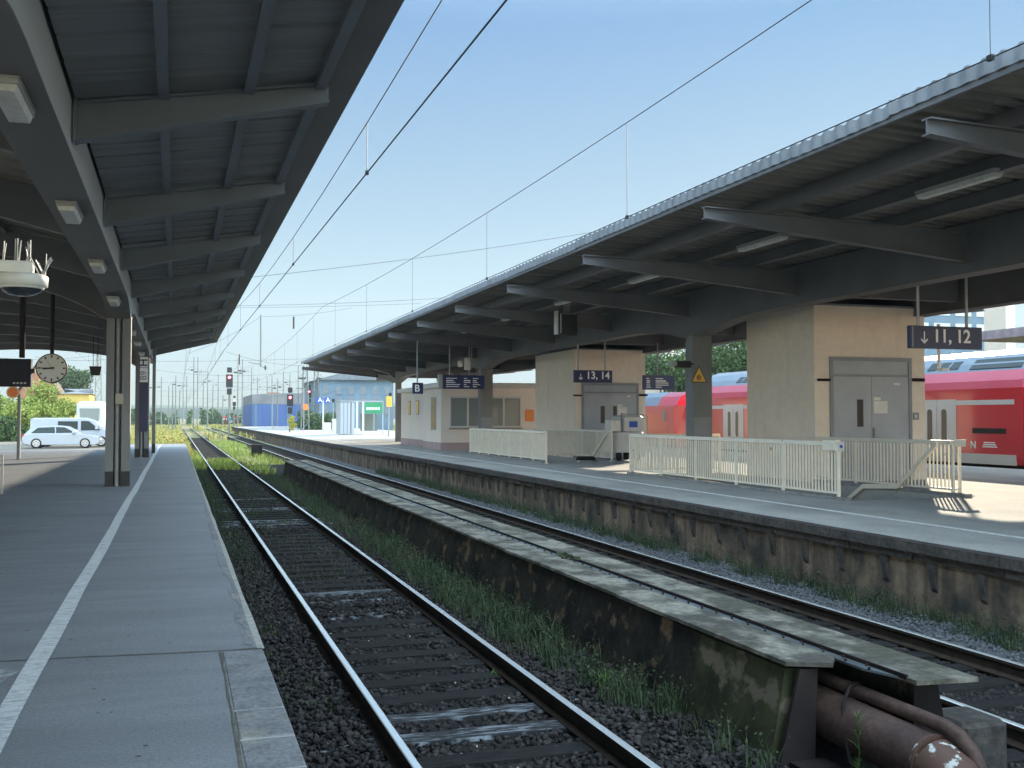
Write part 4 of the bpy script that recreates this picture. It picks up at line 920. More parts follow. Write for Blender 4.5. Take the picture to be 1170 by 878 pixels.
g.prism(prof, 'y', 50.6, 66.5); g.build('body', M['red'], lo_)
nz = MB(); v = []
ring0 = [(TX + .02, 50.599, .0), (TX + .01, 50.599, 2.2), (TX + 2.94, 50.599, 2.2), (TX + 2.93, 50.599, .0)]; ring1 = [(TX + .3, 49.2, .0), (TX + .35, 49.9, 2.2), (TX + 2.6, 49.9, 2.2), (TX + 2.65, 49.2, .0)]
nz.add(ring0 + ring1, [(0, 1, 5, 4), (1, 2, 6, 5), (2, 3, 7, 6), (3, 0, 4, 7), (4, 5, 6, 7)]); nz.build('nose', M['red'], lo_)
up = [(TX + .005, 2.201), (TX + .3, 2.7), (TX + .8, 2.98)]; g = MB(); g.prism(up + mir(up), 'y', 52.6, 66.0); g.build('roof', M['troof'], lo_)
g = MB(); g.prism([(TX + .005, 2.201), (TX + .3, 2.7), (TX + .8, 2.95), (TX + 2.1, 2.95), (TX + 2.6, 2.7), (TX + 2.94, 2.201)], 'y', 50.3, 52.59); g.build('cab_roof', M['red'], lo_)
g = MB(); g.box(TX - .01, TX - .001, 51.3, 52.1, .5, 2.1); dd = g.build('cab_door', M['red'], lo_)
g = MB(); g.box(TX - .016, TX - .011, 51.5, 51.85, 1.35, 1.95); sub(g, 'pane', M['glass2'], dd)
g = MB(); g.box(TX + .2, TX + 2.7, 51, 65, -.55, -.01); g.build('underframe', M['steel_dark'], lo_)

# ================================================================== LEFT PLATFORM OBJECTS
# station clock
p = atY(59.3, 421, 26.0); r = thing('station_clock', 'round white station clock hanging on a pole under the left canopy', 'clock', tuple(p)); rad = .34
g = MB(); g.lathe((p.x, p.y - .06, p.z), [(rad, 0), (rad, .14)], 40, 'y'); g.build('case', M['sig'], r)
g = MB(); g.lathe((p.x, p.y - .066, p.z), [(rad * .93, 0), (rad * .93, .004)], 40, 'y'); fc = g.build('dial', M['clockf'], r)
g = MB()
for k in range(12):
    a = k * math.pi / 6; sn, cs = math.sin(a), math.cos(a); r0, r1, hw = rad * .70, rad * .88, .016
    pts = [(p.x + sn * r0 - cs * hw, p.z + cs * r0 + sn * hw), (p.x + sn * r1 - cs * hw, p.z + cs * r1 + sn * hw), (p.x + sn * r1 + cs * hw, p.z + cs * r1 - sn * hw), (p.x + sn * r0 + cs * hw, p.z + cs * r0 - sn * hw)]
    g.prism(pts, 'y', p.y - .0705, p.y - .067)
sub(g, 'hour_marks', M['black'], fc)
def hand(ang, L, hw, y, nm):
    a = R(ang); sn, cs = math.sin(a), math.cos(a); g = MB()
    g.prism([(p.x - sn * .06 - cs * hw, p.z - cs * .06 + sn * hw), (p.x + sn * L - cs * hw * .7, p.z + cs * L + sn * hw * .7), (p.x + sn * L + cs * hw * .7, p.z + cs * L - sn * hw * .7), (p.x - sn * .06 + cs * hw, p.z - cs * .06 - sn * hw)], 'y', y, y + .002)
    sub(g, nm, M['black'], fc)
hand(263, rad * .55, .022, p.y - .074, 'hour_hand'); hand(269.5, rad * .85, .015, p.y - .077, 'minute_hand'); hand(330, rad * .6, .004, p.y - .08, 'second_hand')
g = MB(); g.tube([(p.x, p.y, p.z + rad), (p.x, p.y, 4.85)], .045, 10); g.build('pole', M['steel_dark'], r)
# display board
p0, p1 = atY(-55, 409, 20.5), atY(35, 442, 20.5); r = thing('train_indicator', 'black train indicator board on a pole at the left picture edge', 'indicator board', (p1.x, 20.5, p1.z))
g = MB(); g.cbox(p0.x, p1.x, 20.5, 20.75, p1.z, atY(20, 410, 20.5).z, .01); g.build('housing', M['display'], r)
q = atY(25, 409, 20.6); g = MB(); g.tube([(q.x, 20.62, q.z), (q.x, 20.62, 4.9)], .05, 10); g.build('pole', M['steel_dark'], r)
q = atY(36, 424, 20.6); g = MB(); g.cbox(q.x - .02, q.x + .06, 20.55, 20.7, q.z - .04, q.z + .04, .01); g.build('side_knob', M['sig'], r)
q = atY(21, 437, 20.5); g = MB()
for k in range(4): g.box(q.x - .09 + .06 * k, q.x - .05 + .06 * k, 20.494, 20.499, q.z - .03, q.z + .0)
g.build('small_print', M['lampb'], r)
# dome camera with bird spikes
p = atY(25, 322, 7.6); r = thing('dome_camera', 'white dome security camera with bird spikes on top at the left picture edge', 'camera', tuple(p)); s = .165
g = MB(); g.lathe((p.x, p.y, p.z), [(s * .9, -.035), (s * .98, -.03), (s, .03), (s * .93, .045), (s * .4, .055)], 32); g.build('housing_ring', M['whitep'], r)
g = MB(); g.lathe((p.x, p.y, p.z - .036), [(s * .8, 0), (s * .72, -.03), (s * .5, -.052), (s * .2, -.062)], 28); g.build('dome', glass('smoked_dome', (.03, .035, .05), .08), r)
g = MB(); g.lathe((p.x, p.y, p.z - .034), [(s * .86, 0), (s * .86, -.008), (s * .80, -.016)], 28); g.build('dome_collar', M['whitep'], r)
g = MB(); g.cbox(p.x - .55, p.x + .07, p.y - .06, p.y + .06, p.z + .056, p.z + .135, .01); arm = g.build('arm', M['whitep'], r)
g = MB(); g.tube([(p.x - .45, p.y, p.z + .13), (p.x - .45, p.y, 4.15)], .03, 10); g.build('hanging_pole', M['galv'], r)
r3 = random.Random(3)
for k in range(17):
    x = p.x - .22 + .27 * r3.random(); y = p.y + r3.uniform(-.05, .05); L = r3.uniform(.1, .16)
    g = MB(); g.tube([(x, y, p.z + .135), (x + r3.uniform(-.02, .02), y + r3.uniform(-.03, .03), p.z + .135 + L)], .0042, 5); g.build('spike', M['galv' if k % 3 else 'whitep'], r)
for k in range(9):
    x = p.x + .105 + .04 * r3.random(); L = r3.uniform(.10, .15); a = r3.uniform(-.5, .9)
    g = MB(); g.tube([(x, p.y + r3.uniform(-.05, .05), p.z + .05), (x + L * math.sin(a), p.y + r3.uniform(-.05, .05), p.z + .05 + L * math.cos(a))], .0042, 5); g.build('spike', M['galv' if k % 3 else 'whitep'], r)
# round orange sign on post
p = atz(20.5, 525); r = thing('round_sign', 'round orange reflector sign with pale rim on a grey post at the left', 'sign', (p.x, p.y, 0)); q = atY(15, 448.5, p.y)
g = MB(); zt = atY(21, 450, p.y).z; g.box(p.x - .045, p.x + .045, p.y - .03, p.y + .03, 0, zt); g.build('post', M['col'], r)
g = MB(); g.box(p.x + .046, p.x + .075, p.y - .03, p.y + .03, 0, zt - .15); g.build('pale_strip', M['whitep'], r)
g = MB(); g.lathe((q.x, p.y - .06, q.z), [(.225, 0), (.225, .02)], 28, 'y'); g.build('rim', mat('sign_pale_rim', (.75, .60, .40), rough=.5), r)
g = MB(); g.lathe((q.x, p.y - .066, q.z), [(.175, 0), (.175, .005)], 28, 'y'); g.build('face', M['orange'], r)
# post at the very left edge
p = atz(2, 565); r = thing('barrier_frame', 'pale slim barrier frame standing at the left picture edge', 'barrier', (p.x, p.y, 0)); zt = atY(2, 520, p.y).z
g = MB(); g.obox((p.x, p.y, zt / 2), .04, .04, zt); g.build('post', M['galv'], r)
g = MB(); g.obox((p.x - 1.0, p.y, zt - .02), 1.96, .03, .04); g.obox((p.x - 1.0, p.y, .2), 1.96, .03, .03); g.build('rails', M['galv'], r)
g = MB(); g.obox((p.x - 2.0, p.y, zt / 2), .04, .04, zt); g.build('post', M['galv'], r)
# hanging speaker at (109,422)
p = atY(109, 424, 42.0); r = thing('hanging_speaker', 'small dark trapezoid loudspeaker hanging left of the nearest column', 'loudspeaker', tuple(p)); s = .2
g = MB(); v = [(p.x - s * 1.05, p.y - .12, p.z + .17), (p.x + s * 1.05, p.y - .12, p.z + .17), (p.x + s * .75, p.y - .08, p.z - .17), (p.x - s * .75, p.y - .08, p.z - .17)]
v += [(a, b + .25, c) for a, b, c in v]; g.add(v, [(0, 1, 2, 3), (7, 6, 5, 4), (0, 4, 5, 1), (1, 5, 6, 2), (2, 6, 7, 3), (3, 7, 4, 0)]); g.build('housing', M['sig'], r)
for dx in (-.08, .08): 
    g = MB(); g.tube([(p.x + dx, p.y, p.z + .16), (p.x + dx, p.y, 4.6)], .012, 6); g.build('hanger', M['steel_dark'], r)
# vertical blade sign at (164,420)
p0, p1 = atY(159.5, 403, 42.3), atY(169.5, 437, 42.3); r = thing('blade_sign', 'upright blue and white sign with sideways letter H on the second column', 'sign', (p0.x, 42.3, p1.z))
g = MB(); g.box(p0.x, p1.x, 42.3, 42.36, p1.z - 1.9, p0.z + .35); g.build('blue_panel', M['navy'], r)
W_ = p1.x - p0.x; zb, zt = p1.z, p0.z
g = MB(); g.box(p0.x + .02, p1.x - .02, 42.292, 42.299, zb, zb + .55); g.build('white_plate', M['letters'], r)
g = MB(); g.box(p0.x + .02, p1.x - .02, 42.292, 42.299, zb + .57, zb + 1.02)
g.build('white_plate', M['letters'], r)
text('lettering', 'H', .42, (p1.x - .05, 42.288, zb + .60), M['navy'], r, rot=(R(90), R(-90), 0))
text('lettering', 'B9', .34, (p1.x - .08, 42.288, zb + .07), M['frame_g'], r, rot=(R(90), R(-90), 0))
g = MB(); g.prism([(p0.x + .04, zb + 1.1), (p0.x + .04, zb + 1.36), (p1.x - .03, zb + 1.1)], 'y', 42.292, 42.299); g.build('arrow_mark', M['letters'], r)

# ================================================================== CARS
def wheel_set(r, xs, y0, y1, rad, z0):
    for x in xs:
        for y, s in ((y0, -1), (y1, 1)):
            g = MB(); g.lathe((x, y, z0 + rad), [(rad * .9, -.11), (rad, -.08), (rad, .08), (rad * .9, .11)], 24, 'y'); w_ = g.build('wheel', M['rubber'], r)
            g = MB(); g.lathe((x, y - .113 if s < 0 else y + .107, z0 + rad), [(rad * .66, 0), (rad * .66, .006)], 20, 'y')
            sub(g, 'rim', M['rim'], w_)
            g = MB()
            for k in range(5):
                a = k * 2 * math.pi / 5 + .3; g.obox((x + math.cos(a) * rad * .38, (y - .116) if s < 0 else (y + .116), z0 + rad + math.sin(a) * rad * .38), rad * .16, .003, rad * .16)
            sub(g, 'rim_holes', M['rubber'], w_)
def loft(mb, secs):
    """secs: list of rings (same count), closed"""
    n = len(secs[0]); v = [q for s in secs for q in s]
    f = [(i * n + k, i * n + (k + 1) % n, (i + 1) * n + (k + 1) % n, (i + 1) * n + k) for i in range(len(secs) - 1) for k in range(n)]
    mb.add(v, f, True); mb.add(secs[0], [tuple(range(n))]); mb.add(secs[-1], [tuple(range(n))])
GZ = -.45
def estate_car(p, L=4.75):
    r = thing('parked_car', 'white estate car with alloy wheels in front of the van', 'car', (p.x, p.y, GZ))
    x0 = p.x; W = 1.82; y0 = p.y; k = L / 4.75
    bod = [(0, .42), (.05, .30), (.35, .22), (4.45, .20), (4.70, .30), (4.75, .52), (4.70, .68), (4.35, .82), (3.55, .93), (.6, .97), (.12, .92), (.02, .75)]
    g = MB(); secs = []
    for t, ins in ((0, .09), (.06, .02), (.15, 0), (W - .15, 0), (W - .06, .02), (W, .09)):
        secs.append([(x0 + k * (2.37 + (x - 2.37) * (1 - ins * .5)), y0 + t, GZ + .58 + (z - .58) * (1 - ins)) for x, z in bod])
    loft(g, secs); g.build('body', M['carw'], r)
    gh = [(.18, .93), (.55, 1.36), (1.0, 1.46), (2.1, 1.49), (2.75, 1.42), (3.62, .93)]
    g = MB(); secs = []
    for t, s_ in ((.07, .93), (.20, 1.0), (W - .20, 1.0), (W - .07, .93)):
        secs.append([(x0 + k * x, y0 + t + (.12 * (z - .93) if t < .5 else -.12 * (z - .93)), GZ + .93 + (z - .93) * s_) for x, z in gh])
    loft(g, secs); g.build('cabin', M['carw'], r)
    def wn(pts): 
        g = MB(); v = [(x0 + k * x, y0 + .062 + .12 * (z - .93), GZ + z) for x, z in pts]; v += [(a, b + .02, c) for a, b, c in v]; n = len(pts)
        g.add(v, [tuple(range(n)), tuple(range(2 * n - 1, n - 1, -1))] + [(i, (i + 1) % n, n + (i + 1) % n, n + i) for i in range(n)]); g.build('side_window', M['glass'], r)
    wn([(.55, .99), (.95, 1.34), (1.95, 1.38), (1.98, .99)]); wn([(2.04, .99), (2.03, 1.38), (2.55, 1.36), (3.2, 1.01)])
    wheel_set(r, (x0 + k * .88, x0 + k * 3.78), y0 + .1, y0 + W - .1, .34, GZ)
    g = MB(); g.box(x0 + .3, x0 + k * 4.5, y0 + .012, y0 + .03, GZ + .22, GZ + .30); g.build('sill', M['rubber'], r)
    g = MB()
    for cx in (.88, 3.78):
        ring = [(x0 + k * (cx + .42 * math.cos(a)), GZ + .34 + .42 * math.sin(a)) for a in [math.pi * i / 10 for i in range(11)]]
        g.prism(ring, 'y', y0 + .004, y0 + .02)
    g.build('wheel_arch', M['rubber'], r)
    g = MB(); g.cbox(x0 + k * 4.48, x0 + k * 4.72, y0 + .03, y0 + .35, GZ + .62, GZ + .74, .03); g.build('headlight', M['glass2'], r)
    g = MB(); g.cbox(x0 + k * 3.0, x0 + k * 3.2, y0 - .13, y0 + .06, GZ + .97, GZ + 1.1, .03); g.build('mirror', M['carw'], r)
    g = MB(); g.box(x0 + k * .02, x0 + k * .18, y0 + .02, y0 + .3, GZ + .78, GZ + .9); g.build('tail_light', M['red'], r)
p = atz(24, 513, GZ); p.y -= 0.0
estate_car(p)
def van(p, L=5.5):
    r = thing('parked_van', 'white van with dark side window behind the estate car', 'van', (p.x, p.y, GZ)); x0, y0 = p.x, p.y; W = 1.95
    prof = [(0, .3), (.05, 1.9), (.3, 1.98), (3.5, 1.98), (4.0, 1.82), (4.75, 1.18), (5.35, 1.0), (5.5, .72), (5.48, .3), (5.2, .22), (.2, .22)]
    g = MB(); secs = []
    for t, s_ in ((0, .95), (.1, 1.0), (W - .1, 1.0), (W, .95)): secs.append([(x0 + x, y0 + t + (.06 * z if t < .5 else -.06 * z), GZ + .3 + (z - .3) * s_) for x, z in prof])
    loft(g, secs); g.build('body', M['carw'], r)
    def wn(pts, nm, m):
        g = MB(); v = [(x0 + x, y0 + .06 * z - .012, GZ + .3 + (z - .3) * .95) for x, z in pts]; v += [(a, b + .06, c) for a, b, c in v]; n = len(pts)
        g.add(v, [tuple(range(n)), tuple(range(2 * n - 1, n - 1, -1))] + [(i, (i + 1) % n, n + (i + 1) % n, n + i) for i in range(n)]); g.build(nm, m, r)
    wn([(1.75, 1.15), (1.75, 1.82), (3.0, 1.82), (3.0, 1.15)], 'side_window', M['glass']); wn([(3.2, 1.15), (3.2, 1.84), (3.7, 1.82), (4.45, 1.18)], 'side_window', M['glass'])
    wheel_set(r, (x0 + .95, x0 + 4.5), y0 + .1, y0 + W - .1, .36, GZ)
    g = MB(); g.cbox(x0 + 4.1, x0 + 4.3, y0 - .15, y0 + .08, GZ + 1.2, GZ + 1.5, .03); g.build('mirror', M['carw'], r)
    g = MB(); g.cbox(x0 + 5.1, x0 + 5.4, y0 + .03, y0 + .3, GZ + .75, GZ + .95, .03); g.build('headlight', M['glass2'], r)
van(Vector((p.x + .05, p.y + 3.4, GZ)))
# motorhome seen from the front
q = atY(86, 500, 84); q2 = atY(118, 500, 84); r = thing('motorhome', 'white motorhome with large windscreen facing the camera behind the van', 'motorhome', (q.x, 84, GZ)); W = q2.x - q.x
zt = atY(100, 458.5, 84).z
g = MB(); secs = []
for yy, ins, zz in ((84.0, .22, zt - .35), (84.25, .08, zt - .1), (84.8, 0, zt), (90.5, 0, zt), (90.8, .06, zt - .05)):
    secs.append([(q.x + ins * .5, yy, GZ + .5), (q.x + ins * .2, yy, GZ + 1.6), (q.x + ins, yy, zz - .2), (q.x + ins + .25, yy, zz), (q2.x - ins - .25, yy, zz), (q2.x - ins, yy, zz - .2), (q2.x - ins * .2, yy, GZ + 1.6), (q2.x - ins * .5, yy, GZ + .5)])
loft(g, secs); g.build('body', M['white'], r)
g = MB(); g.prism([(q.x + .35, GZ + 1.75), (q2.x - .35, GZ + 1.75), (q2.x - .28, zt - .55), (q.x + .28, zt - .55)], 'y', 83.93, 83.99); g.build('windscreen', M['glass2'], r)
g = MB(); g.box(q.x + .25, q2.x - .25, 83.9, 83.99, GZ + 1.05, GZ + 1.55); g.build('grille', M['glass'], r)
g = MB(); g.box(q.x + .2, q2.x - .2, 83.88, 83.99, GZ + .45, GZ + .8); g.build('bumper', M['frame_g'], r)
for x in (q.x + .15, q2.x - .15):
    g = MB(); g.lathe((x, 85, GZ + .36), [(.36, -.12), (.36, .12)], 16, 'x'); g.build('wheel', M['rubber'], r)

# ================================================================== TREES, SHRUBS
def tree(name, label, base, h, rad, m, n=6000, leaf=.14, trunk=True, group=None, lobes=9, low=.25, cat='tree'):
    r = thing(name, label, cat, tuple(base), group); b = Vector(base); rr_ = random.Random(hash(label) % 1000 + int(base[0] * 7))
    rr_ = random.Random(int(abs(base[0] * 31 + base[1] * 17)))
    cs = []
    for k in range(lobes):
        a = rr_.uniform(0, 6.28); d = rad * rr_.uniform(.1, .72); z = h * rr_.uniform(low + .1, .86)
        cs.append((b.x + d * math.cos(a), b.y + d * math.sin(a), b.z + z, rad * rr_.uniform(.28, .5)))
    cs.append((b.x, b.y, b.z + h * .82, rad * .42))
    if trunk:
        g = MB(); g.tube([b, b + Vector((.1, 0, h * .3)), b + Vector((0, .1, h * .7))], [h * .035, h * .026, h * .01], 8)
        for c in cs[:6]: g.tube([b + Vector((0, 0, h * .3)), Vector(c[:3])], [h * .014, h * .004], 5)
        g.build('trunk', M['bark'], r)
    P = []
    per = n // len(cs)
    for cx, cy, cz, cr in cs:
        d = npr.normal(size=(per, 3)); d /= np.linalg.norm(d, axis=1, keepdims=True)
        q = d * (cr * npr.uniform(.35, 1.12, (per, 1)) ** .6) * np.array([1, 1, .8]); q += npr.normal(0, cr * .12, (per, 3)); P.append(q + np.array([cx, cy, cz]))
    P = np.concatenate(P); P = P[P[:, 2] > b.z + .05]
    o = leaves('crown', P - np.array(b), leaf, m); o.parent = r
    return r
def gp(px, D, z=GZ):       # point at bearing of px and depth D
    d = ray(px, 477); t = D / d.dot(FW); q = Vector((0, 0, H)) + d * t; q.z = z; return q
for i, (px, D, h, rad, mm, lab) in enumerate([
        (-14, 92, 4.3, 2.6, 'leaf_y', 'yellow green bush behind the post, cut by the left picture edge'), (14, 90, 3.0, 2.2, 'leaf_y', 'low light green bush directly behind the round orange sign'),
        (54, 97, 5.2, 2.5, 'leaf_y', 'tallest yellow green bush, between the brick house and the yellow house'), (33, 95, 3.7, 2.2, 'leaf_y', 'light green bush behind the rear of the van'),
        (70, 105, 3.4, 2.0, 'leaf_y', 'light green bush in front of the yellow house'), (8, 86, 1.8, 1.9, 'leaf_d', 'low darker bush at the kerb behind the orange sign post')]):
    tree('green_bush', lab, gp(px, D), h, rad, M[mm], n=5200, leaf=.16, trunk=False, group='bushes behind the car park', low=.05, cat='bush')
for i, (px, D, h, rad, lab) in enumerate([(75, 190, 12.0, 5, 'dark tree above the ridge of the yellow house'), (88, 200, 11.5, 4, 'dark tree right of the first one above the yellow house'), (50, 200, 8, 6, 'tree behind the clock, left of the yellow house')]):
    tree('deciduous_tree', lab, gp(px, D), h, rad, M['leaf_d'], n=3500, leaf=.35, group='trees behind the yellow house')
# houses on the left
def gable_house(name, label, px0, px1, D, wall_z, ridge_z, wm, rm, depth=9, ridge_along='x', wins=2, over=.3):
    a, b = gp(px0, D), gp(px1, D); r = thing(name, label, 'house', tuple(a)); y0, y1 = a.y, a.y + depth; x0, x1 = a.x, b.x
    g = MB()
    if ridge_along == 'x': g.box(x0, x1, y0, y1, GZ, wall_z)
    else: g.prism([(x0, GZ), (x1, GZ), (x1, wall_z), ((x0 + x1) / 2, ridge_z), (x0, wall_z)], 'y', y0, y1)
    g.build('wall', wm, r); g = MB(); ym, xm = (y0 + y1) / 2, (x0 + x1) / 2
    if ridge_along == 'x':
        v = [(x0 - over, y0 - over, wall_z), (x1 + over, y0 - over, wall_z), (x1 + over, y1 + over, wall_z), (x0 - over, y1 + over, wall_z), (x0 + depth * .4, ym, ridge_z), (x1 - depth * .4, ym, ridge_z)]
        g.add(v, [(0, 1, 5, 4), (1, 2, 5), (2, 3, 4, 5), (3, 0, 4), (0, 3, 2, 1)])
    else:
        for s in (-1, 1):
            xe = xm + s * ((x1 - x0) / 2 + over); ze = wall_z - over * .8
            g.prism([(xm, ridge_z + .12), (xe, ze + .12), (xe, ze + .32), (xm, ridge_z + .34)], 'y', y0 - over, y1 + over)
    g.build('roof', rm, r)
    for k in range(wins):
        xc = x0 + (x1 - x0) * (k + .6) / (wins + .2); g = MB(); zc = GZ + (wall_z - GZ) * .62
        g.box(xc - .5, xc + .5, y0 - .06, y0 - .001, zc - .75, zc + .75); w_ = g.build('window', M['white'], r)
        g = MB(); g.box(xc - .4, xc + .4, y0 - .08, y0 - .061, zc - .65, zc + .65); sub(g, 'pane', M['glass'], w_)
    return r
zz = lambda py, D: H + (477 - py) * D / F
gable_house('yellow_house', 'yellow rendered house with hipped grey slate roof at the left', 69, 101, 150, zz(450, 150), zz(443.5, 150), M['ywall'], M['slate'], 10, 'x', 2)
g = MB(); a, b = gp(70, 120), gp(85, 120); g.box(a.x, b.x, a.y, a.y + 4, GZ, zz(471, 120)); r = thing('yellow_shed', 'low orange yellow shed below the yellow house', 'shed', tuple(a)); g.build('wall', M['ywall'], r)
g = MB(); g.box(a.x - .3, b.x + .2, a.y - .3, a.y + 4.3, zz(471, 120) + .001, zz(469.4, 120)); g.build('roof', M['brick'], r)
gable_house('brick_house', 'orange brick house with steep brown roof behind the clock', 22, 62, 170, zz(447, 170), zz(414, 170), M['brick'], M['rooft'], 10, 'y', 3, .5)
g = MB(); q = gp(40, 171); g.box(q.x - .4, q.x + .8, q.y + 3, q.y + 4.2, zz(425, 171), zz(411, 171) + 3)
# ================================================================== FAR FIELD
g = MB(); V = []; n = 160; r4 = random.Random(8); hgt = 0
Dh = 1500
for i in range(n + 1):
    px = -700 + i * 22; q = gp(px, Dh, 0); base = q.y; 
    prof = 19 + 4 * math.sin(i * .11 + .6) + 2.5 * math.sin(i * .37) + r4.uniform(-.7, .7)
    V += [(q.x, q.y, -1.0), (q.x, q.y, H + prof * Dh / F * .62), (q.x * 1.25, q.y * 1.25, H + prof * Dh / F * 1.0)]
g.add(V, [(3 * i, 3 * i + 3, 3 * i + 4, 3 * i + 1) for i in range(n)] + [(3 * i + 1, 3 * i + 4, 3 * i + 5, 3 * i + 2) for i in range(n)])
struct('hills', g, M['hill'])
def hall(name, label, cat, px0, px1, D, depth, parts, roof=None, ridge=None):
    """parts: list of (py_bottom, py_top, material, name)"""
    a, b = gp(px0, D, -1), gp(px1, D, -1); r = thing(name, label, cat, tuple(a))
    for k, (pb_, pt_, mm, nm) in enumerate(parts):
        g = MB(); zb_ = -1 if pb_ is None else zz(pb_, D); g.box(a.x, b.x, a.y - .05 * k, a.y + depth, zb_ + .001, zz(pt_, D)); g.build(nm, mm, r)
    if ridge:
        g = MB(); zt_ = zz(parts[-1][1], D); zr_ = zz(ridge, D); xm = a.x + (b.x - a.x) * .5
        g.prism([(a.x - .5, zt_), (b.x + .5, zt_), (xm, zr_)], 'y', a.y - .5, a.y + depth); g.build('roof', roof, r)
    return r, a, b
r, a, b = hall('blue_hall', 'long industrial hall clad in blue with a grey brown upper band', 'hall', 288, 374, 210, 30, [(None, 462, M['bluew'], 'blue_wall'), (462, 451, M['hallg'], 'upper_wall')])
g = MB(); g.prism([(a.x, zz(451, 210)), (b.x, zz(451, 210)), (b.x, zz(448.5, 210)), (a.x + 4, zz(449.5, 210))], 'y', a.y, a.y + 30); g.build('roof', M['slate'], r)
for k in range(9):
    x = a.x + (b.x - a.x) * (k + .3) / 9; g = MB(); g.box(x, x + .5, a.y - .12, a.y - .001, -.9, zz(463, 210)); g.build('pilaster', M['bluew' if k % 2 else 'hallb'], r)
r, a, b = hall('grey_gabled_building', 'tall bluish grey gabled building behind the far end of the right canopy', 'building', 365, 455, 150, 20, [(None, 434, M['hallb'], 'wall')], M['slate'], 421)
for k in range(6):
    for j in range(3):
        x = a.x + (b.x - a.x) * (k + .5) / 6; z = zz(470 - 12 * j, 150); g = MB(); g.box(x - .45, x + .45, a.y - .06, a.y - .001, z - .6, z + .6); g.build('window', M['slate'], r)
# distant red and white train
p0, p1 = gp(254, 330, -1), gp(281, 330, -1); r = thing('distant_train', 'tiny distant train in red and white far down the yard', 'train', tuple(p0))
for k in range(4):
    g = MB(); x = p0.x + (p1.x - p0.x) * k / 4; g.cbox(x, x + (p1.x - p0.x) / 4 - .2, p0.y, p0.y + 3, -.4, 1.9, .1); g.build('car_body', M['red'] if k % 2 == 0 else M['white'], r)
    g = MB(); g.box(x + .1, x + (p1.x - p0.x) / 4 - .3, p0.y - .03, p0.y - .001, .6, 1.2); g.build('stripe', M['white'] if k % 2 == 0 else M['blue'], r)

# signals
def signal(name, label, px, pbase, zbase, pys, lampy, wpx, D=None, arm=None):
    p = atz(px, pbase, zbase) if D is None else gp(px, D, zbase); D = (p - Vector((0, 0, H))).dot(FW)
    r = thing(name, label, 'signal', tuple(p), 'railway signals showing red'); k = D / F
    zs = [H + (477 - y) * k for y in pys]; w_ = wpx * k
    g = MB(); g.tube([(p.x, p.y, p.z), (p.x, p.y, zs[-1] + .1)], max(.06, .9 * k), 8); g.build('pole', M['mast'], r)
    heads = [(zs[0], zs[1], .72), (zs[2], zs[3], 1.0), (zs[4], zs[5], .72)] if len(zs) == 6 else [(zs[0], zs[1], 1.0)]
    for z1, z0, s in heads:
        g = MB(); g.cbox(p.x - w_ * s / 2, p.x + w_ * s / 2, p.y - .25, p.y - .1, z0, z1, .02); h_ = g.build('signal_head', M['sig'], r)
    zl = H + (477 - lampy) * k; g = MB(); g.lathe((p.x, p.y - .30, zl), [(w_ * .2, 0), (w_ * .2, .04)], 14, 'y'); g.build('red_lamp', M['siglit'], r)
    g = MB(); g.lathe((p.x, p.y - .36, zl), [(w_ * .27, 0), (w_ * .25, .1)], 14, 'y'); g.f = [f for f in g.f if len(f) == 4]; g.sm = g.sm[:len(g.f)]; g.build('hood', M['sig'], r)
    if arm:
        g = MB(); z = H + (477 - arm[1]) * k; g.box(min(p.x, p.x + arm[0] * k), max(p.x, p.x + arm[0] * k), p.y - .05, p.y + .05, z - .08, z + .08); g.build('arm', M['mast'], r)
    return r
signal('railway_signal', 'largest railway signal with red light, right of the near track', 261.5, 498, -.95, (420, 426, 428, 443, 444, 451), 431.5, 7.5)
signal('railway_signal', 'red railway signal standing behind the yellow bush at the platform end', 331, 494, 0, (443, 449, 451, 464.5, 465.5, 473), 454.5, 7)
signal('railway_signal', 'slim red railway signal with an arm, right of the yellow bush', 353, 492, -.4, (440, 444.5, 445, 454.5, 456, 460), 447.8, 4.6, arm=(-15, 444))
signal('railway_signal', 'tiny red railway signal just right of the largest one', 267.5, 0, -1, (452.5, 455, 459.5, 464, 464.5, 468), 457.5, 3.6, D=240)
signal('railway_signal', 'tiny red railway signal before the left end of the blue hall', 285, 0, -1, (457, 459.5, 463, 467, 467.5, 470), 461.5, 3.2, D=230)
signal('railway_signal', 'red railway signal seen behind the farthest right canopy post', 454.5, 500, 0, (441, 450), 446, 7)
# small platform furniture, far part of the island platform
def post_sign(name, label, cat, px, pbase, zb_, top, plates, rad=.05, pm='galv'):
    p = atz(px, pbase, zb_); D = (p - Vector((0, 0, H))).dot(FW); k = D / F; r = thing(name, label, cat, tuple(p))
    g = MB(); g.tube([(p.x, p.y, zb_), (p.x, p.y, H + (477 - top) * k)], rad, 8); g.build('post', M[pm], r)
    for (dx0, dx1, y1, y0, mm, ch) in plates:
        g = MB(); g.box(p.x + dx0 * k, p.x + dx1 * k, p.y - .12, p.y - .07, H + (477 - y0) * k, H + (477 - y1) * k); o = g.build('plate', M[mm], r)
        if ch: text('lettering', ch, (y0 - y1) * k * 1.05, (p.x + (dx0 + 2) * k, p.y - .125, H + (477 - y0 + 1.6) * k), M['letters'], r)
    return r
post_sign('orange_sign', 'orange square sign on a slim pale post near the yellow bush', 'sign', 347, 492.5, 0, 444, [(-1, 4.5, 462, 468.5, 'orange', None)])
post_sign('section_sign', 'pair of small blue letter A signs on one pale post', 'sign', 369, 494, 0, 458, [(-8, -1.5, 454.5, 461, 'blue', 'A'), (1, 7.5, 454.5, 461, 'blue', 'A')], .07, 'whitep')
post_sign('slim_post', 'slim dark topped post right of the blue A signs', 'post', 380.5, 493, 0, 458, [(-1.5, 1.5, 456, 460, 'sig', None)])
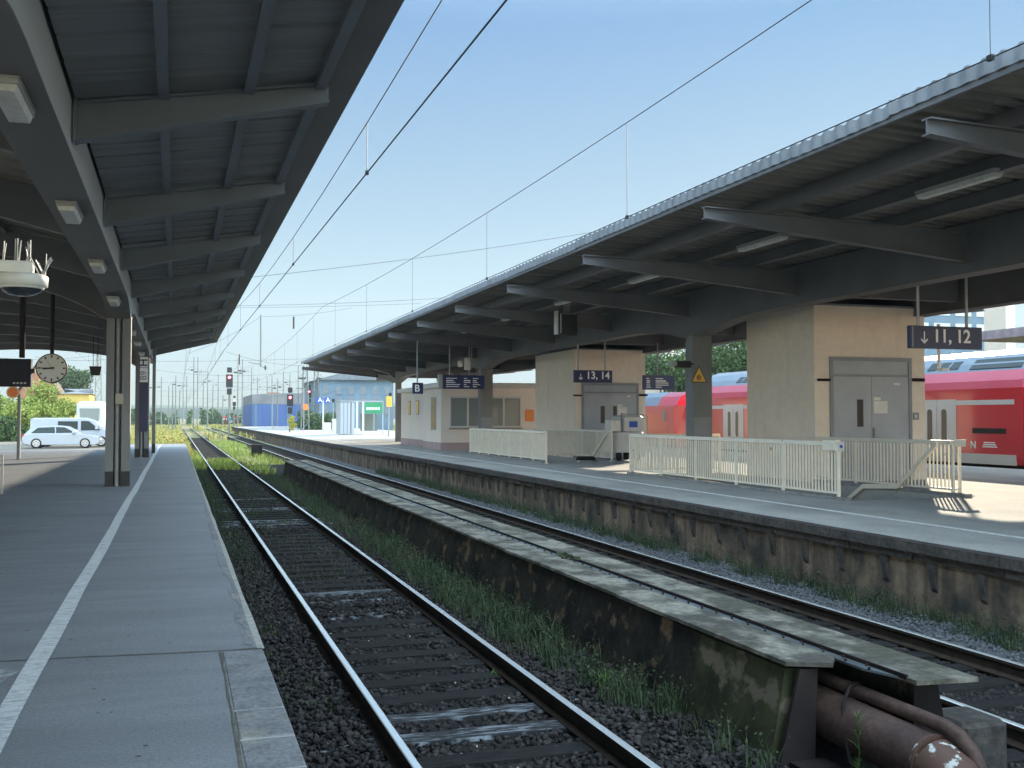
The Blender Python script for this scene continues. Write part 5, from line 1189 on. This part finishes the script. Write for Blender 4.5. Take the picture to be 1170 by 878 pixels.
post_sign('slim_post', 'slim red tipped post left of the yellow bush', 'post', 311.5, 490.5, 0, 449, [(-7, 7, 448.6, 449.8, 'brick', None)])
post_sign('orange_box_sign', 'orange box on a pale post beside the green banner', 'sign', 444, 499, 0, 452, [(-3, 3.5, 453, 465, 'yellow', None), (0, 3, 449, 453, 'sig', None)], .07)
post_sign('signal_board', 'yellow sign above a dark box on a white frame behind the last canopy post', 'sign', 459, 501, 0, 447, [(-2.5, 3.5, 454, 461, 'yellow', None), (-2.5, 3, 462, 482, 'sig', None), (-3.5, -2.6, 462, 498, 'white', None), (3.1, 4, 462, 498, 'white', None)], .07)
# shelter with slats and green banner
p0, p1 = atz(388, 497), atz(440, 498.5); r = thing('platform_shelter', 'white slatted shelter with a green banner on the far island platform', 'shelter', tuple(p0)); Yp = p0.y; kk = (p0 - Vector((0, 0, H))).dot(FW) / F
zz2 = lambda py: H + (477 - py) * kk
X = lambda px: atY(px, 480, Yp).x
for px in (389, 393, 397, 401.5): g = MB(); g.box(X(px), X(px) + .28, Yp, Yp + 2.6, .05, zz2(460)); g.build('slat', M['pmesh'], r)
for px in (408, 415): g = MB(); g.box(X(px - 1.2), X(px + 1.2), Yp, Yp + .1, .05, zz2(459)); g.build('post', M['white'], r)
g = MB(); g.box(X(388), X(438), Yp - .05, Yp + 2.7, zz2(459), zz2(458)); g.build('roof', M['pmesh'], r)
g = MB(); g.box(X(416.5), X(437), Yp - .06, Yp - .01, zz2(472.5), zz2(460)); bn = g.build('banner', M['green'], r)
g = MB(); 
for k in range(5): g.box(X(418.5 + 3.2 * k), X(420.9 + 3.2 * k), Yp - .066, Yp - .061, zz2(468.5), zz2(465.5))
sub(g, 'banner_lettering', M['letters'], bn)
g = MB(); g.box(X(417), X(437), Yp + 2.4, Yp + 2.45, .3, zz2(473)); g.build('glass_wall', M['glass2'], r)
g = MB(); g.box(X(437), X(438), Yp, Yp + .1, 0, zz2(459)); g.box(X(427), X(427.6), Yp, Yp + .05, 0, zz2(473)); g.build('frame', M['pmesh'], r)
for px, pyb, w_, h_, lab in ((374, 494, .8, 1.0, 'small white cabinet left of the slatted shelter'), (384, 495, .7, 1.4, 'white ticket machine beside the slatted shelter'),):
    p = atz(px, pyb); g = MB(); g.cbox(p.x - w_ / 2, p.x + w_ / 2, p.y, p.y + .6, 0, h_, .05); tag(g.build('cabinet', M['white']), lab, 'cabinet')
# masts and lattice masts
def mast(label, px, D, top_py, arms=(), lattice=False, base=-1.0, rad=None, group='overhead line masts in the yard', zlist=None):
    p = gp(px, D, base); k = D / F; zt_ = H + (477 - top_py) * k; r = thing('catenary_mast', label, 'mast', tuple(p), group)
    if lattice:
        g = MB(); w0, w1 = .5, .22
        for sx in (-1, 1):
            for sy in (-1, 1): g.tube([(p.x + sx * w0, p.y + sy * w0, base), (p.x + sx * w1, p.y + sy * w1, zt_)], .045, 4)
        n = int((zt_ - base) / .9)
        for i in range(n):
            t0, t1 = i / n, (i + 1) / n; wa, wb = w0 + (w1 - w0) * t0, w0 + (w1 - w0) * t1; za, zb_ = base + (zt_ - base) * t0, base + (zt_ - base) * t1; s = 1 if i % 2 else -1
            for yy in (-1, 1): g.tube([(p.x - s * wa, p.y + yy * wa, za), (p.x + s * wb, p.y + yy * wb, zb_)], .025, 3)
            for xx in (-1, 1): g.tube([(p.x + xx * wa, p.y - s * wa, za), (p.x + xx * wb, p.y + s * wb, zb_)], .025, 3)
            g.tube([(p.x - wa, p.y - wa, za), (p.x + wa, p.y - wa, za)], .025, 3)
        g.build('lattice_shaft', M['mast'], r)
    else:
        g = MB(); rad = rad or max(.1, .75 * k); g.tube([(p.x, p.y, base), (p.x, p.y, zt_)], [rad, rad * .6], 8); g.build('shaft', M['mast'], r)
    for (dx, py) in arms:
        z = H + (477 - py) * k; g = MB(); g.tube([(p.x, p.y, z), (p.x + dx * k, p.y, z + .1)], .04, 5); g.tube([(p.x, p.y, z + 1.0), (p.x + dx * k * .8, p.y, z + .12)], .025, 4); a_ = g.build('cantilever_arm', M['mast'], r)
        g = MB(); g.lathe((p.x + dx * k * .25, p.y, z + .03), [(.1, -.3), (.14, -.1), (.14, .1), (.1, .3)], 8, 'x'); sub(g, 'insulator', M['insul'], a_)
    return r
mast('lattice mast behind the small hanging speaker at the left', 112, 130, 395, (), True)
far = [(184, 260, 431), (192.5, 150, 441), (197, 190, 438.5), (200.5, 230, 429), (221, 210, 408), (225.5, 300, 408), (243, 330, 440), (254.5, 260, 452), (271.5, 170, 409), (276.5, 210, 410),
       (323.5, 240, 424), (340.5, 160, 418), (348.5, 125, 418), (361, 140, 418), (310.5, 300, 429), (287, 350, 420), (213, 400, 430), (232, 420, 436), (205, 330, 446), (237, 260, 424), (305, 380, 432), (168, 220, 432), (64, 160, 425), (95, 220, 425), (317, 190, 433), (249, 360, 428), (263, 420, 438), (294, 300, 431), (176, 330, 439), (209, 460, 441), (331, 330, 427)]
ords = ['first', 'second', 'third', 'fourth', 'fifth', 'sixth', 'seventh', 'eighth', 'ninth', 'tenth', 'eleventh', 'twelfth', 'thirteenth', 'fourteenth', 'fifteenth', 'sixteenth', 'seventeenth', 'eighteenth', 'nineteenth', 'twentieth', 'twenty-first', 'twenty-second', 'twenty-third', 'twenty-fourth', 'twenty-fifth', 'twenty-sixth', 'twenty-seventh', 'twenty-eighth', 'twenty-ninth', 'thirtieth', 'thirty-first', 'thirty-second']
far.sort(); r5 = random.Random(6)
for i, (px, D, ty) in enumerate(far):
    s = r5.choice((-1, 1)); arms = [(s * r5.uniform(8, 14), ty + (477 - ty) * .25)] if (ty < 436) else []
    if D < 330 and r5.random() < .5: arms.append((-s * r5.uniform(5, 9), ty + (477 - ty) * .22))
    mast(f'{ords[i]} catenary mast from the left among the masts down the yard', px, D, ty, arms, lattice=(px in (361, 348.5)))

# ================================================================== OVERHEAD WIRES
def catenary(label, cx, zc, y0, y1, span, zsup, zmid, ndrop, stag=.25, twin=False):
    r = thing('overhead_line', label, 'overhead line', (cx, 20, zc)); g = MB(); h_ = MB(); y = y0; wr = .0075
    cpts, mpts, drops = [], [], []
    k = 0
    while y < y1 - 1:
        sx = stag * (1 if k % 2 == 0 else -1)
        for i in range(ndrop * 2 + 1):
            t = i / (ndrop * 2); yy = y + span * t; zm = zmid + (zsup - zmid) * (2 * t - 1) ** 2; X_ = cx + sx * (1 - 2 * t)
            if i == 0 and k: continue
            cpts.append((X_, yy, zc)); mpts.append((X_, yy, zm))
            if i % 2 == 1: drops.append(((X_, yy, zc), (X_, yy, zm)))
        y += span; k += 1
    g.tube(cpts, wr, 5); g.build('contact_wire', M['wire'], r)
    if twin:
        g = MB(); g.tube([(a + .05, b, c + .06) for a, b, c in cpts], wr, 5); g.build('contact_wire', M['wire'], r)
    g = MB(); g.tube(mpts, wr, 5); g.build('messenger_wire', M['wire'], r)
    for a, b in drops[:60]:
        g = MB(); g.tube([a, b], .005, 4); d = g.build('dropper', M['wire'], r)
        g = MB(); g.obox((a[0], a[1], a[2]), .04, .06, .05); sub(g, 'clamp', M['sig'], d)
catenary('overhead line above the near track, leaving at the top middle of the picture', 2.32, 4.78, -8, 300, 60, 6.5, 5.35, 7, .15, True)
catenary('overhead line above the farther track, along the right canopy edge', 6.85, 4.78, -12, 300, 62, 6.9, 6.3, 8, .15)
catenary('thin overhead line left of the near track beyond the left canopy', .9, 6.0, 30, 330, 60, 7.4, 6.8, 6, .1)
catenary('overhead line over the yard tracks behind the right canopy end', 15.5, 5.0, 75, 375, 60, 6.8, 5.8, 6, .2)
catenary('overhead line far left beyond the near canopy', -5.5, 5.2, 58, 338, 56, 7.0, 6.1, 6, .2)
catenary('overhead line far beyond the red train', 21.5, 5.2, 85, 365, 56, 7.0, 6.1, 6, .2)
def span_wire(label, a, b, sag=.3, r_=.008, parts=None):
    a, b = Vector(a), Vector(b); g = MB(); pts = []
    for i in range(13):
        t = i / 12; q = a.lerp(b, t); q.z -= sag * 4 * t * (1 - t); pts.append(q)
    g.tube(pts, r_, 4); return tag(g.build('span_wire', M['wire']), label, 'wire', 'cross span wires over the tracks')
def swd(label, pa, pb, Y, sag=0.2, r_=.012):
    a, b = atY(pa[0], pa[1], Y), atY(pb[0], pb[1], Y); return span_wire(label, a, b, sag, r_)
swd('highest cross span wire, rising to the right behind the right canopy', (235, 322), (760, 251), 58, .3)
swd('second cross span wire below the highest one', (222, 350), (620, 332), 80, .3)
swd('third cross span wire, nearly level over the tracks', (225, 352), (480, 347), 95, .1)
swd('level cross span wire just over the top of the largest signal', (170, 413), (352, 410), 110, .1)
swd('cross span wire at the height of the largest signal', (176, 437), (352, 436), 150, .1)
swd('low cross span wire left of the largest signal', (180, 447), (300, 445), 180, .1)
swd('sagging cross span wire between the far masts', (160, 420), (345, 424), 130, .8)
swd('slanting cross span wire toward the right canopy end', (258, 402), (345, 418), 100, .3)
swd('faint cross span wire above the far hills, left part', (182, 452), (330, 455), 240, .6)
swd('faint span wire between the masts above the blue hall', (262, 441), (372, 444), 170, .5)
swd('steeply slanting wire above the hanging post', (300, 362), (402, 352), 100, .2)
swd('long slanting wire left of the hanging post', (215, 404), (298, 362), 100, .3)
swd('thin wire crossing under the left canopy end beside the clock', (0, 409), (122, 404), 120, .4)
swd('second thin wire under the left canopy end, right of the clock', (40, 408), (122, 411), 100, .2)
a, b = atY(298, 360, 100), atY(298, 419, 100); r = thing('hanging_post', 'grey steel post hanging from span wires in the middle of the sky', 'hanging post', tuple(b))
g = MB(); g.tube([a, b], .075, 8); g.build('tube', M['mast'], r)
g = MB(); g.tube([atY(298, 417, 100), atY(284, 414, 100)], .035, 5); g.tube([atY(298, 419, 100), atY(306, 421, 100)], .035, 5); g.build('registration_arm', M['mast'], r)
# hanging insulators in the middle of span wires
for px, y0_, y1_, Y, lab in ((335.5, 362, 376, 80, 'dark insulator hanging from a span wire right of the big hanging post'), (273.5, 405, 417, 110, 'small dark insulator on the level span wire left of the signal'), (303, 418, 423, 90, 'dark clamp below the foot of the hanging post')):
    a, b = atY(px, y0_, Y), atY(px, y1_, Y); g = MB(); g.tube([a, b], .07, 6); tag(g.build('insulator', M['insul']), lab, 'insulator')

# ================================================================== RIGHT BACKGROUND (beyond the train)
for px, D, h, rad, lab in ((842, 95, 10.5, 5.5, 'leafy dark tree seen between the big grey column and the nearer lift house'), (815, 100, 10, 5, 'leafy dark tree just right of the big grey column'), (760, 110, 9.5, 5, 'dark tree above the red locomotive'), (885, 100, 11, 6, 'tree hidden mostly behind the nearer lift house')):
    tree('deciduous_tree', lab, gp(px, D, -1), h, rad, M['leaf_d'], n=9000, leaf=.22, group='trees behind the red train', low=.1)
r, a, b = hall('office_block', 'pale blue grey office block behind the train at the right', 'office block', 1040, 1200, 120, 15, [(None, 300, M['hallb'], 'wall')])
for j, py in enumerate((330, 352, 369)):
    for k in range(5):
        x = a.x + (b.x - a.x) * (k + .12) / 5; g = MB(); g.box(x, x + (b.x - a.x) / 5 * .75, a.y - .07, a.y - .001, zz(py + 7, 120), zz(py - 1, 120)); g.build('window_band', M['white'] if j else M['glass2'], r)
r, a, b = hall('brick_chimney', 'pinkish brick tower before the office block at the right picture edge', 'tower', 1151, 1165, 105, 3, [(None, 335, M['plaster_p'], 'wall')])
r, a, b = hall('pink_building', 'pinkish building edge above the red locomotive', 'building', 757, 775, 115, 6, [(None, 392, M['plaster_p'], 'wall')])
for k in range(3):
    g = MB(); g.box(a.x + .5, b.x - .5, a.y - .05, a.y - .001, zz(425 - 12 * k, 115), zz(420 - 12 * k, 115)); g.build('window', M['glass'], r)
r, a, b = hall('glass_office', 'greenish glass front building left of the pinkish building', 'building', 700, 757, 120, 6, [(None, 396, M['glass2'], 'wall')])
fc = thing('platform_canopy', 'canopy of the platform beyond the train, at the right picture edge', 'canopy', (35, 30, 0))
g = MB(); g.box(33.6, 42, 0, 37.5, 4.95, 5.05); g.build('roof', M['paint_r'], fc)
g = MB(); y = 0
V = []; n = 150
for i in range(n + 1):
    yy = 37.5 * i / n; s = .04 * (i % 2); V += [(33.58 - s, yy, 4.95), (33.58 - s, yy, 5.33)]
g.add(V, [(2 * i, 2 * i + 2, 2 * i + 3, 2 * i + 1) for i in range(n)]); g.build('corrugated_edge', M['fascia'], fc)
g = MB(); g.box(36.8, 37.2, 0, 37.5, 4.3, 4.94); g.build('girder', M['paint_r'], fc)
for y in (8, 28): g = MB(); g.box(36.8, 37.2, y, y + .4, -.5, 4.3); g.build('column', M['col'], fc)
# thin pole with small lamp near 1072,400
p = atY(1073, 420, 24.9); r = thing('hanging_lamp', 'slim pole with a small white lamp behind the 11, 12 sign', 'lamp', tuple(p))
g = MB(); pt_ = atY(1072, 360, 24.9); g.tube([(p.x, 24.9, p.z), (p.x, 24.9, 4.3)], .05, 8); g.build('pole', M['whitep'], r)
g = MB(); g.cbox(p.x - .02, p.x + .26, 24.75, 25.0, p.z - .1, p.z - .02, .02); g.build('lamp_head', M['whitep'], r)

# ================================================================== WEEDS AND GRASS
def weeds(name, label, P, h0, h1, wd, m, lean=.6):
    h = npr.uniform(h0, h1, len(P)) * npr.uniform(.5, 1, len(P)); return tag(blades(name, P, h, wd, m, lean), label, 'weeds', kind='stuff')
Z = -.95
P = np.concatenate([clumped(8500, 3.35, 4.08, 10, 44, Z, .13, 30), clumped(5200, 3.5, 4.07, 7.8, 20, Z, .09, 55), clumped(300, 3.7, 4.05, 6, 9, Z, .06, 35)])
weeds('weeds', 'shaded green weeds along the foot of the duct wall', P, .10, .42, .0045, M['weed'])
Q = P[npr.uniform(0, 1, len(P)) < .75]; Q = Q + np.stack([npr.normal(0, .06, len(Q)), npr.normal(0, .06, len(Q)), npr.uniform(.02, .33, len(Q))], 1)
tag(leaves('weed_leaves', Q, .017, M['weed']), 'small leaves of the weeds along the duct wall', 'weeds', kind='stuff')
P = np.concatenate([clumped(6500, .66, 1.30, 16, 50, Z, .14, 26), clumped(260, .7, 1.2, 9, 16, Z, .08, 26)])
weeds('weeds', 'green weeds between the near platform and the near rail', P, .06, .28, .005, M['weed'])
P2 = P + np.stack([npr.normal(0, .06, len(P)), npr.normal(0, .06, len(P)), npr.uniform(.02, .2, len(P))], 1)
tag(leaves('weed_leaves', P2, .018, M['weed']), 'small leaves of the weeds beside the near rail', 'weeds', kind='stuff')
P = np.concatenate([clumped(2400, 1.7, 2.9, 16, 34, Z, .16, 24), clumped(2600, 1.7, 2.9, 34, 52, Z, .22, 24)])
weeds('weeds', 'thin weeds growing between the rails of the near track', P, .04, .16, .008, M['weed'])
P = clumped(8500, 8.5, 8.9, 7, 46, Z, .1, 22); P = P[P[:, 1] > 6]
weeds('weeds', 'green weeds along the foot of the island platform wall', P, .1, .42, .005, M['weed'])
P2 = P + np.stack([npr.normal(0, .05, len(P)), npr.normal(0, .06, len(P)), npr.uniform(.04, .3, len(P))], 1); P2[:, 0] = np.minimum(P2[:, 0], 8.91)
tag(leaves('weed_leaves', P2, .018, M['weed']), 'small leaves of the weeds at the island platform wall', 'weeds', kind='stuff')
# individual fresh tufts
def tuft(label, x, y, n, h, m='weed_b', sp=.07, wd=.008):
    P = np.stack([npr.normal(x, sp, n), npr.normal(y, sp, n), np.full(n, Z)], 1)
    o = blades('weed_tuft', P, npr.uniform(.4, 1, n) * h, wd, M[m], .9)
    P2 = np.stack([npr.normal(x, sp * 1.3, n * 2), npr.normal(y, sp * 1.3, n * 2), Z + npr.uniform(.1, 1, n * 2) * h], 1)
    tag(o, label, 'weed', 'single weed tufts in the track bed')
for px, py, n, h, sp, lab in ((372, 810, 60, .10, .07, 'low weed tuft right of the lowest kerb stones'), (352, 812, 40, .12, .05, 'small weed tuft left of the low tuft by the kerb stones'), (300, 694, 80, .05, .09, 'bright green flat weed tuft beside the platform edge above the crack'), (303, 715, 50, .07, .06, 'pale leaved weed tuft just below the bright flat one'),
                              (690, 790, 70, .28, .06, 'brightest green weed tuft by the right rail near the duct'), (570, 775, 50, .10, .04, 'little weed tuft between the rails near the right rail'), (620, 735, 90, .38, .1, 'tall grey green weed tuft at the duct wall'), (838, 828, 60, .16, .1, 'weed tuft at the foot of the mossy duct wall')):
    q = atz(px, py, Z); tuft(lab, q.x, q.y, n, h, 'weed_b' if 'right' in lab or 'flat' in lab or 'low weed' in lab else 'weed', sp)
# tall stalk beside the pipe
q = atz(966, 900, -1.0); q = Vector((4.42, 6.0, -1.0)); r = thing('tall_weed_stalk', 'tall thin leafy weed stalk growing in front of the rusty pipe', 'weed', tuple(q))
g = MB(); g.tube([q, q + Vector((.01, 0, .3)), q + Vector((.0, .0, .55))], [.005, .004, .002], 5); g.build('stem', M['weed'], r)
n = 90; t = npr.uniform(.05, 1, n); P = np.stack([np.full(n, q.x), np.full(n, q.y), q.z + .55 * t], 1)
o = blades('leaf_whorls', P - np.array(q), npr.uniform(.03, .06, n), .003, M['weed_b'], 1.9); o.parent = r
# sunlit yard growth beyond the shade
P = np.concatenate([clumped(7000, -4.2, 1.0, 70, 125, -1.0, .5, 30), clumped(6000, -2.6, .9, 64.2, 78, -1.0, .35, 30)])
h = npr.uniform(.5, 1.5, len(P)); h[P[:, 0] > .4] *= .5
tag(blades('dry_weeds', P, h, .03, M['dry'], .6), 'sunlit yellow and orange dry weeds beyond the near platform end', 'weeds', kind='stuff')
P2 = P + np.stack([npr.normal(0, .2, len(P)), npr.normal(0, .2, len(P)), npr.uniform(.2, 1.3, len(P))], 1); tag(leaves('dry_weed_leaves', P2[P2[:, 0] < .6], .09, M['dry']), 'leaves of the dry weeds beyond the near platform', 'weeds', kind='stuff')
P = np.concatenate([clumped(3000, .7, 1.4, 50, 75, -1.0, .15, 26), clumped(5000, 3.3, 5.6, 56, 110, -1.0, .25, 26), clumped(500, 3.3, 4.2, 46, 54, -1.0, .2, 26), clumped(2500, 1.7, 2.9, 50, 60, -1.0, .2, 26)])
tag(blades('grass', P, npr.uniform(.12, .5, len(P)), .014, M['leaf_y'], .7), 'sunlit yellow green grass between the far tracks', 'grass', kind='stuff')
P = np.concatenate([clumped(14000, -40, 60, 120, 320, -1.0, 1.2, 40), clumped(9000, 9.5, 50, 180, 300, -1.0, 1.0, 40)])
P = P[(abs(P[:, 0] - 2.3) > 1.2) & (abs(P[:, 0] - 6.82) > 1.2)]
tag(blades('dry_grass', P, npr.uniform(.3, 1.0, len(P)), .08, M['dry'], .8), 'sunlit dry grass patches across the far yard', 'grass', kind='stuff')
n = 26000; px_ = npr.uniform(-60, 330, n); dd = npr.uniform(340, 420, n); az = PSI + np.arctan((px_ - 585) / F)
hh_ = 2.2 + 1.6 * np.sin(px_ * .09) + 1.1 * np.sin(px_ * .31 + 1) + npr.normal(0, .3, n)
P = np.stack([np.sin(az) * dd, np.cos(az) * dd, -1 + npr.uniform(0, 1, n) * np.maximum(.8, hh_ + 2)], 1); P = P[(abs(P[:, 0] - 2.3) > 2) & (abs(P[:, 0] - 6.8) > 2)]
tag(leaves('far_wood', P, .9, M['leaf_d']), 'far off band of trees and bushes closing the yard', 'wood', kind='stuff')
q = atz(331, 494); tree('yellow_bush', 'yellow bush growing before the second largest signal', (q.x + .2, q.y - .8, 0), 1.9, .55, leafmat('leaves_bright_yellow', (.55, .42, .05), (.42, .42, .08)), n=1500, leaf=.08, trunk=False, low=.05, cat='bush')
for px, D, h, rad, lab in ((352, 130, 2.6, 2.2, 'dark green bush right of the yellow bush'), (364, 128, 2.3, 1.8, 'dark green bush left of the blue A signs'), (378, 135, 2.4, 2.0, 'dark green bush behind the slim post before the shelter')):
    tree('dark_bush', lab, gp(px, D, -1), h + .8, rad, M['leaf_d'], n=2200, leaf=.16, trunk=False, group='dark bushes behind the far platform', low=.05, cat='bush')

# ================================================================== HAZE
g = MB(); g.box(-2600, 2600, -250, 3200, -2.2, 330)
hz = g.build('haze', bpy.data.materials.new('haze_air')); hm = hz.data.materials[0]; hm.use_nodes = True; hn = hm.node_tree; hn.nodes.clear()
pv = hn.nodes.new('ShaderNodeVolumePrincipled'); pv.inputs['Color'].default_value = (.50, .60, .68, 1); pv.inputs['Density'].default_value = .00035; pv.inputs['Anisotropy'].default_value = 0.0
ho = hn.nodes.new('ShaderNodeOutputMaterial'); hn.links.new(pv.outputs[0], ho.inputs['Volume'])
tag(hz, 'thin pale morning haze over the whole yard', 'haze', kind='stuff')
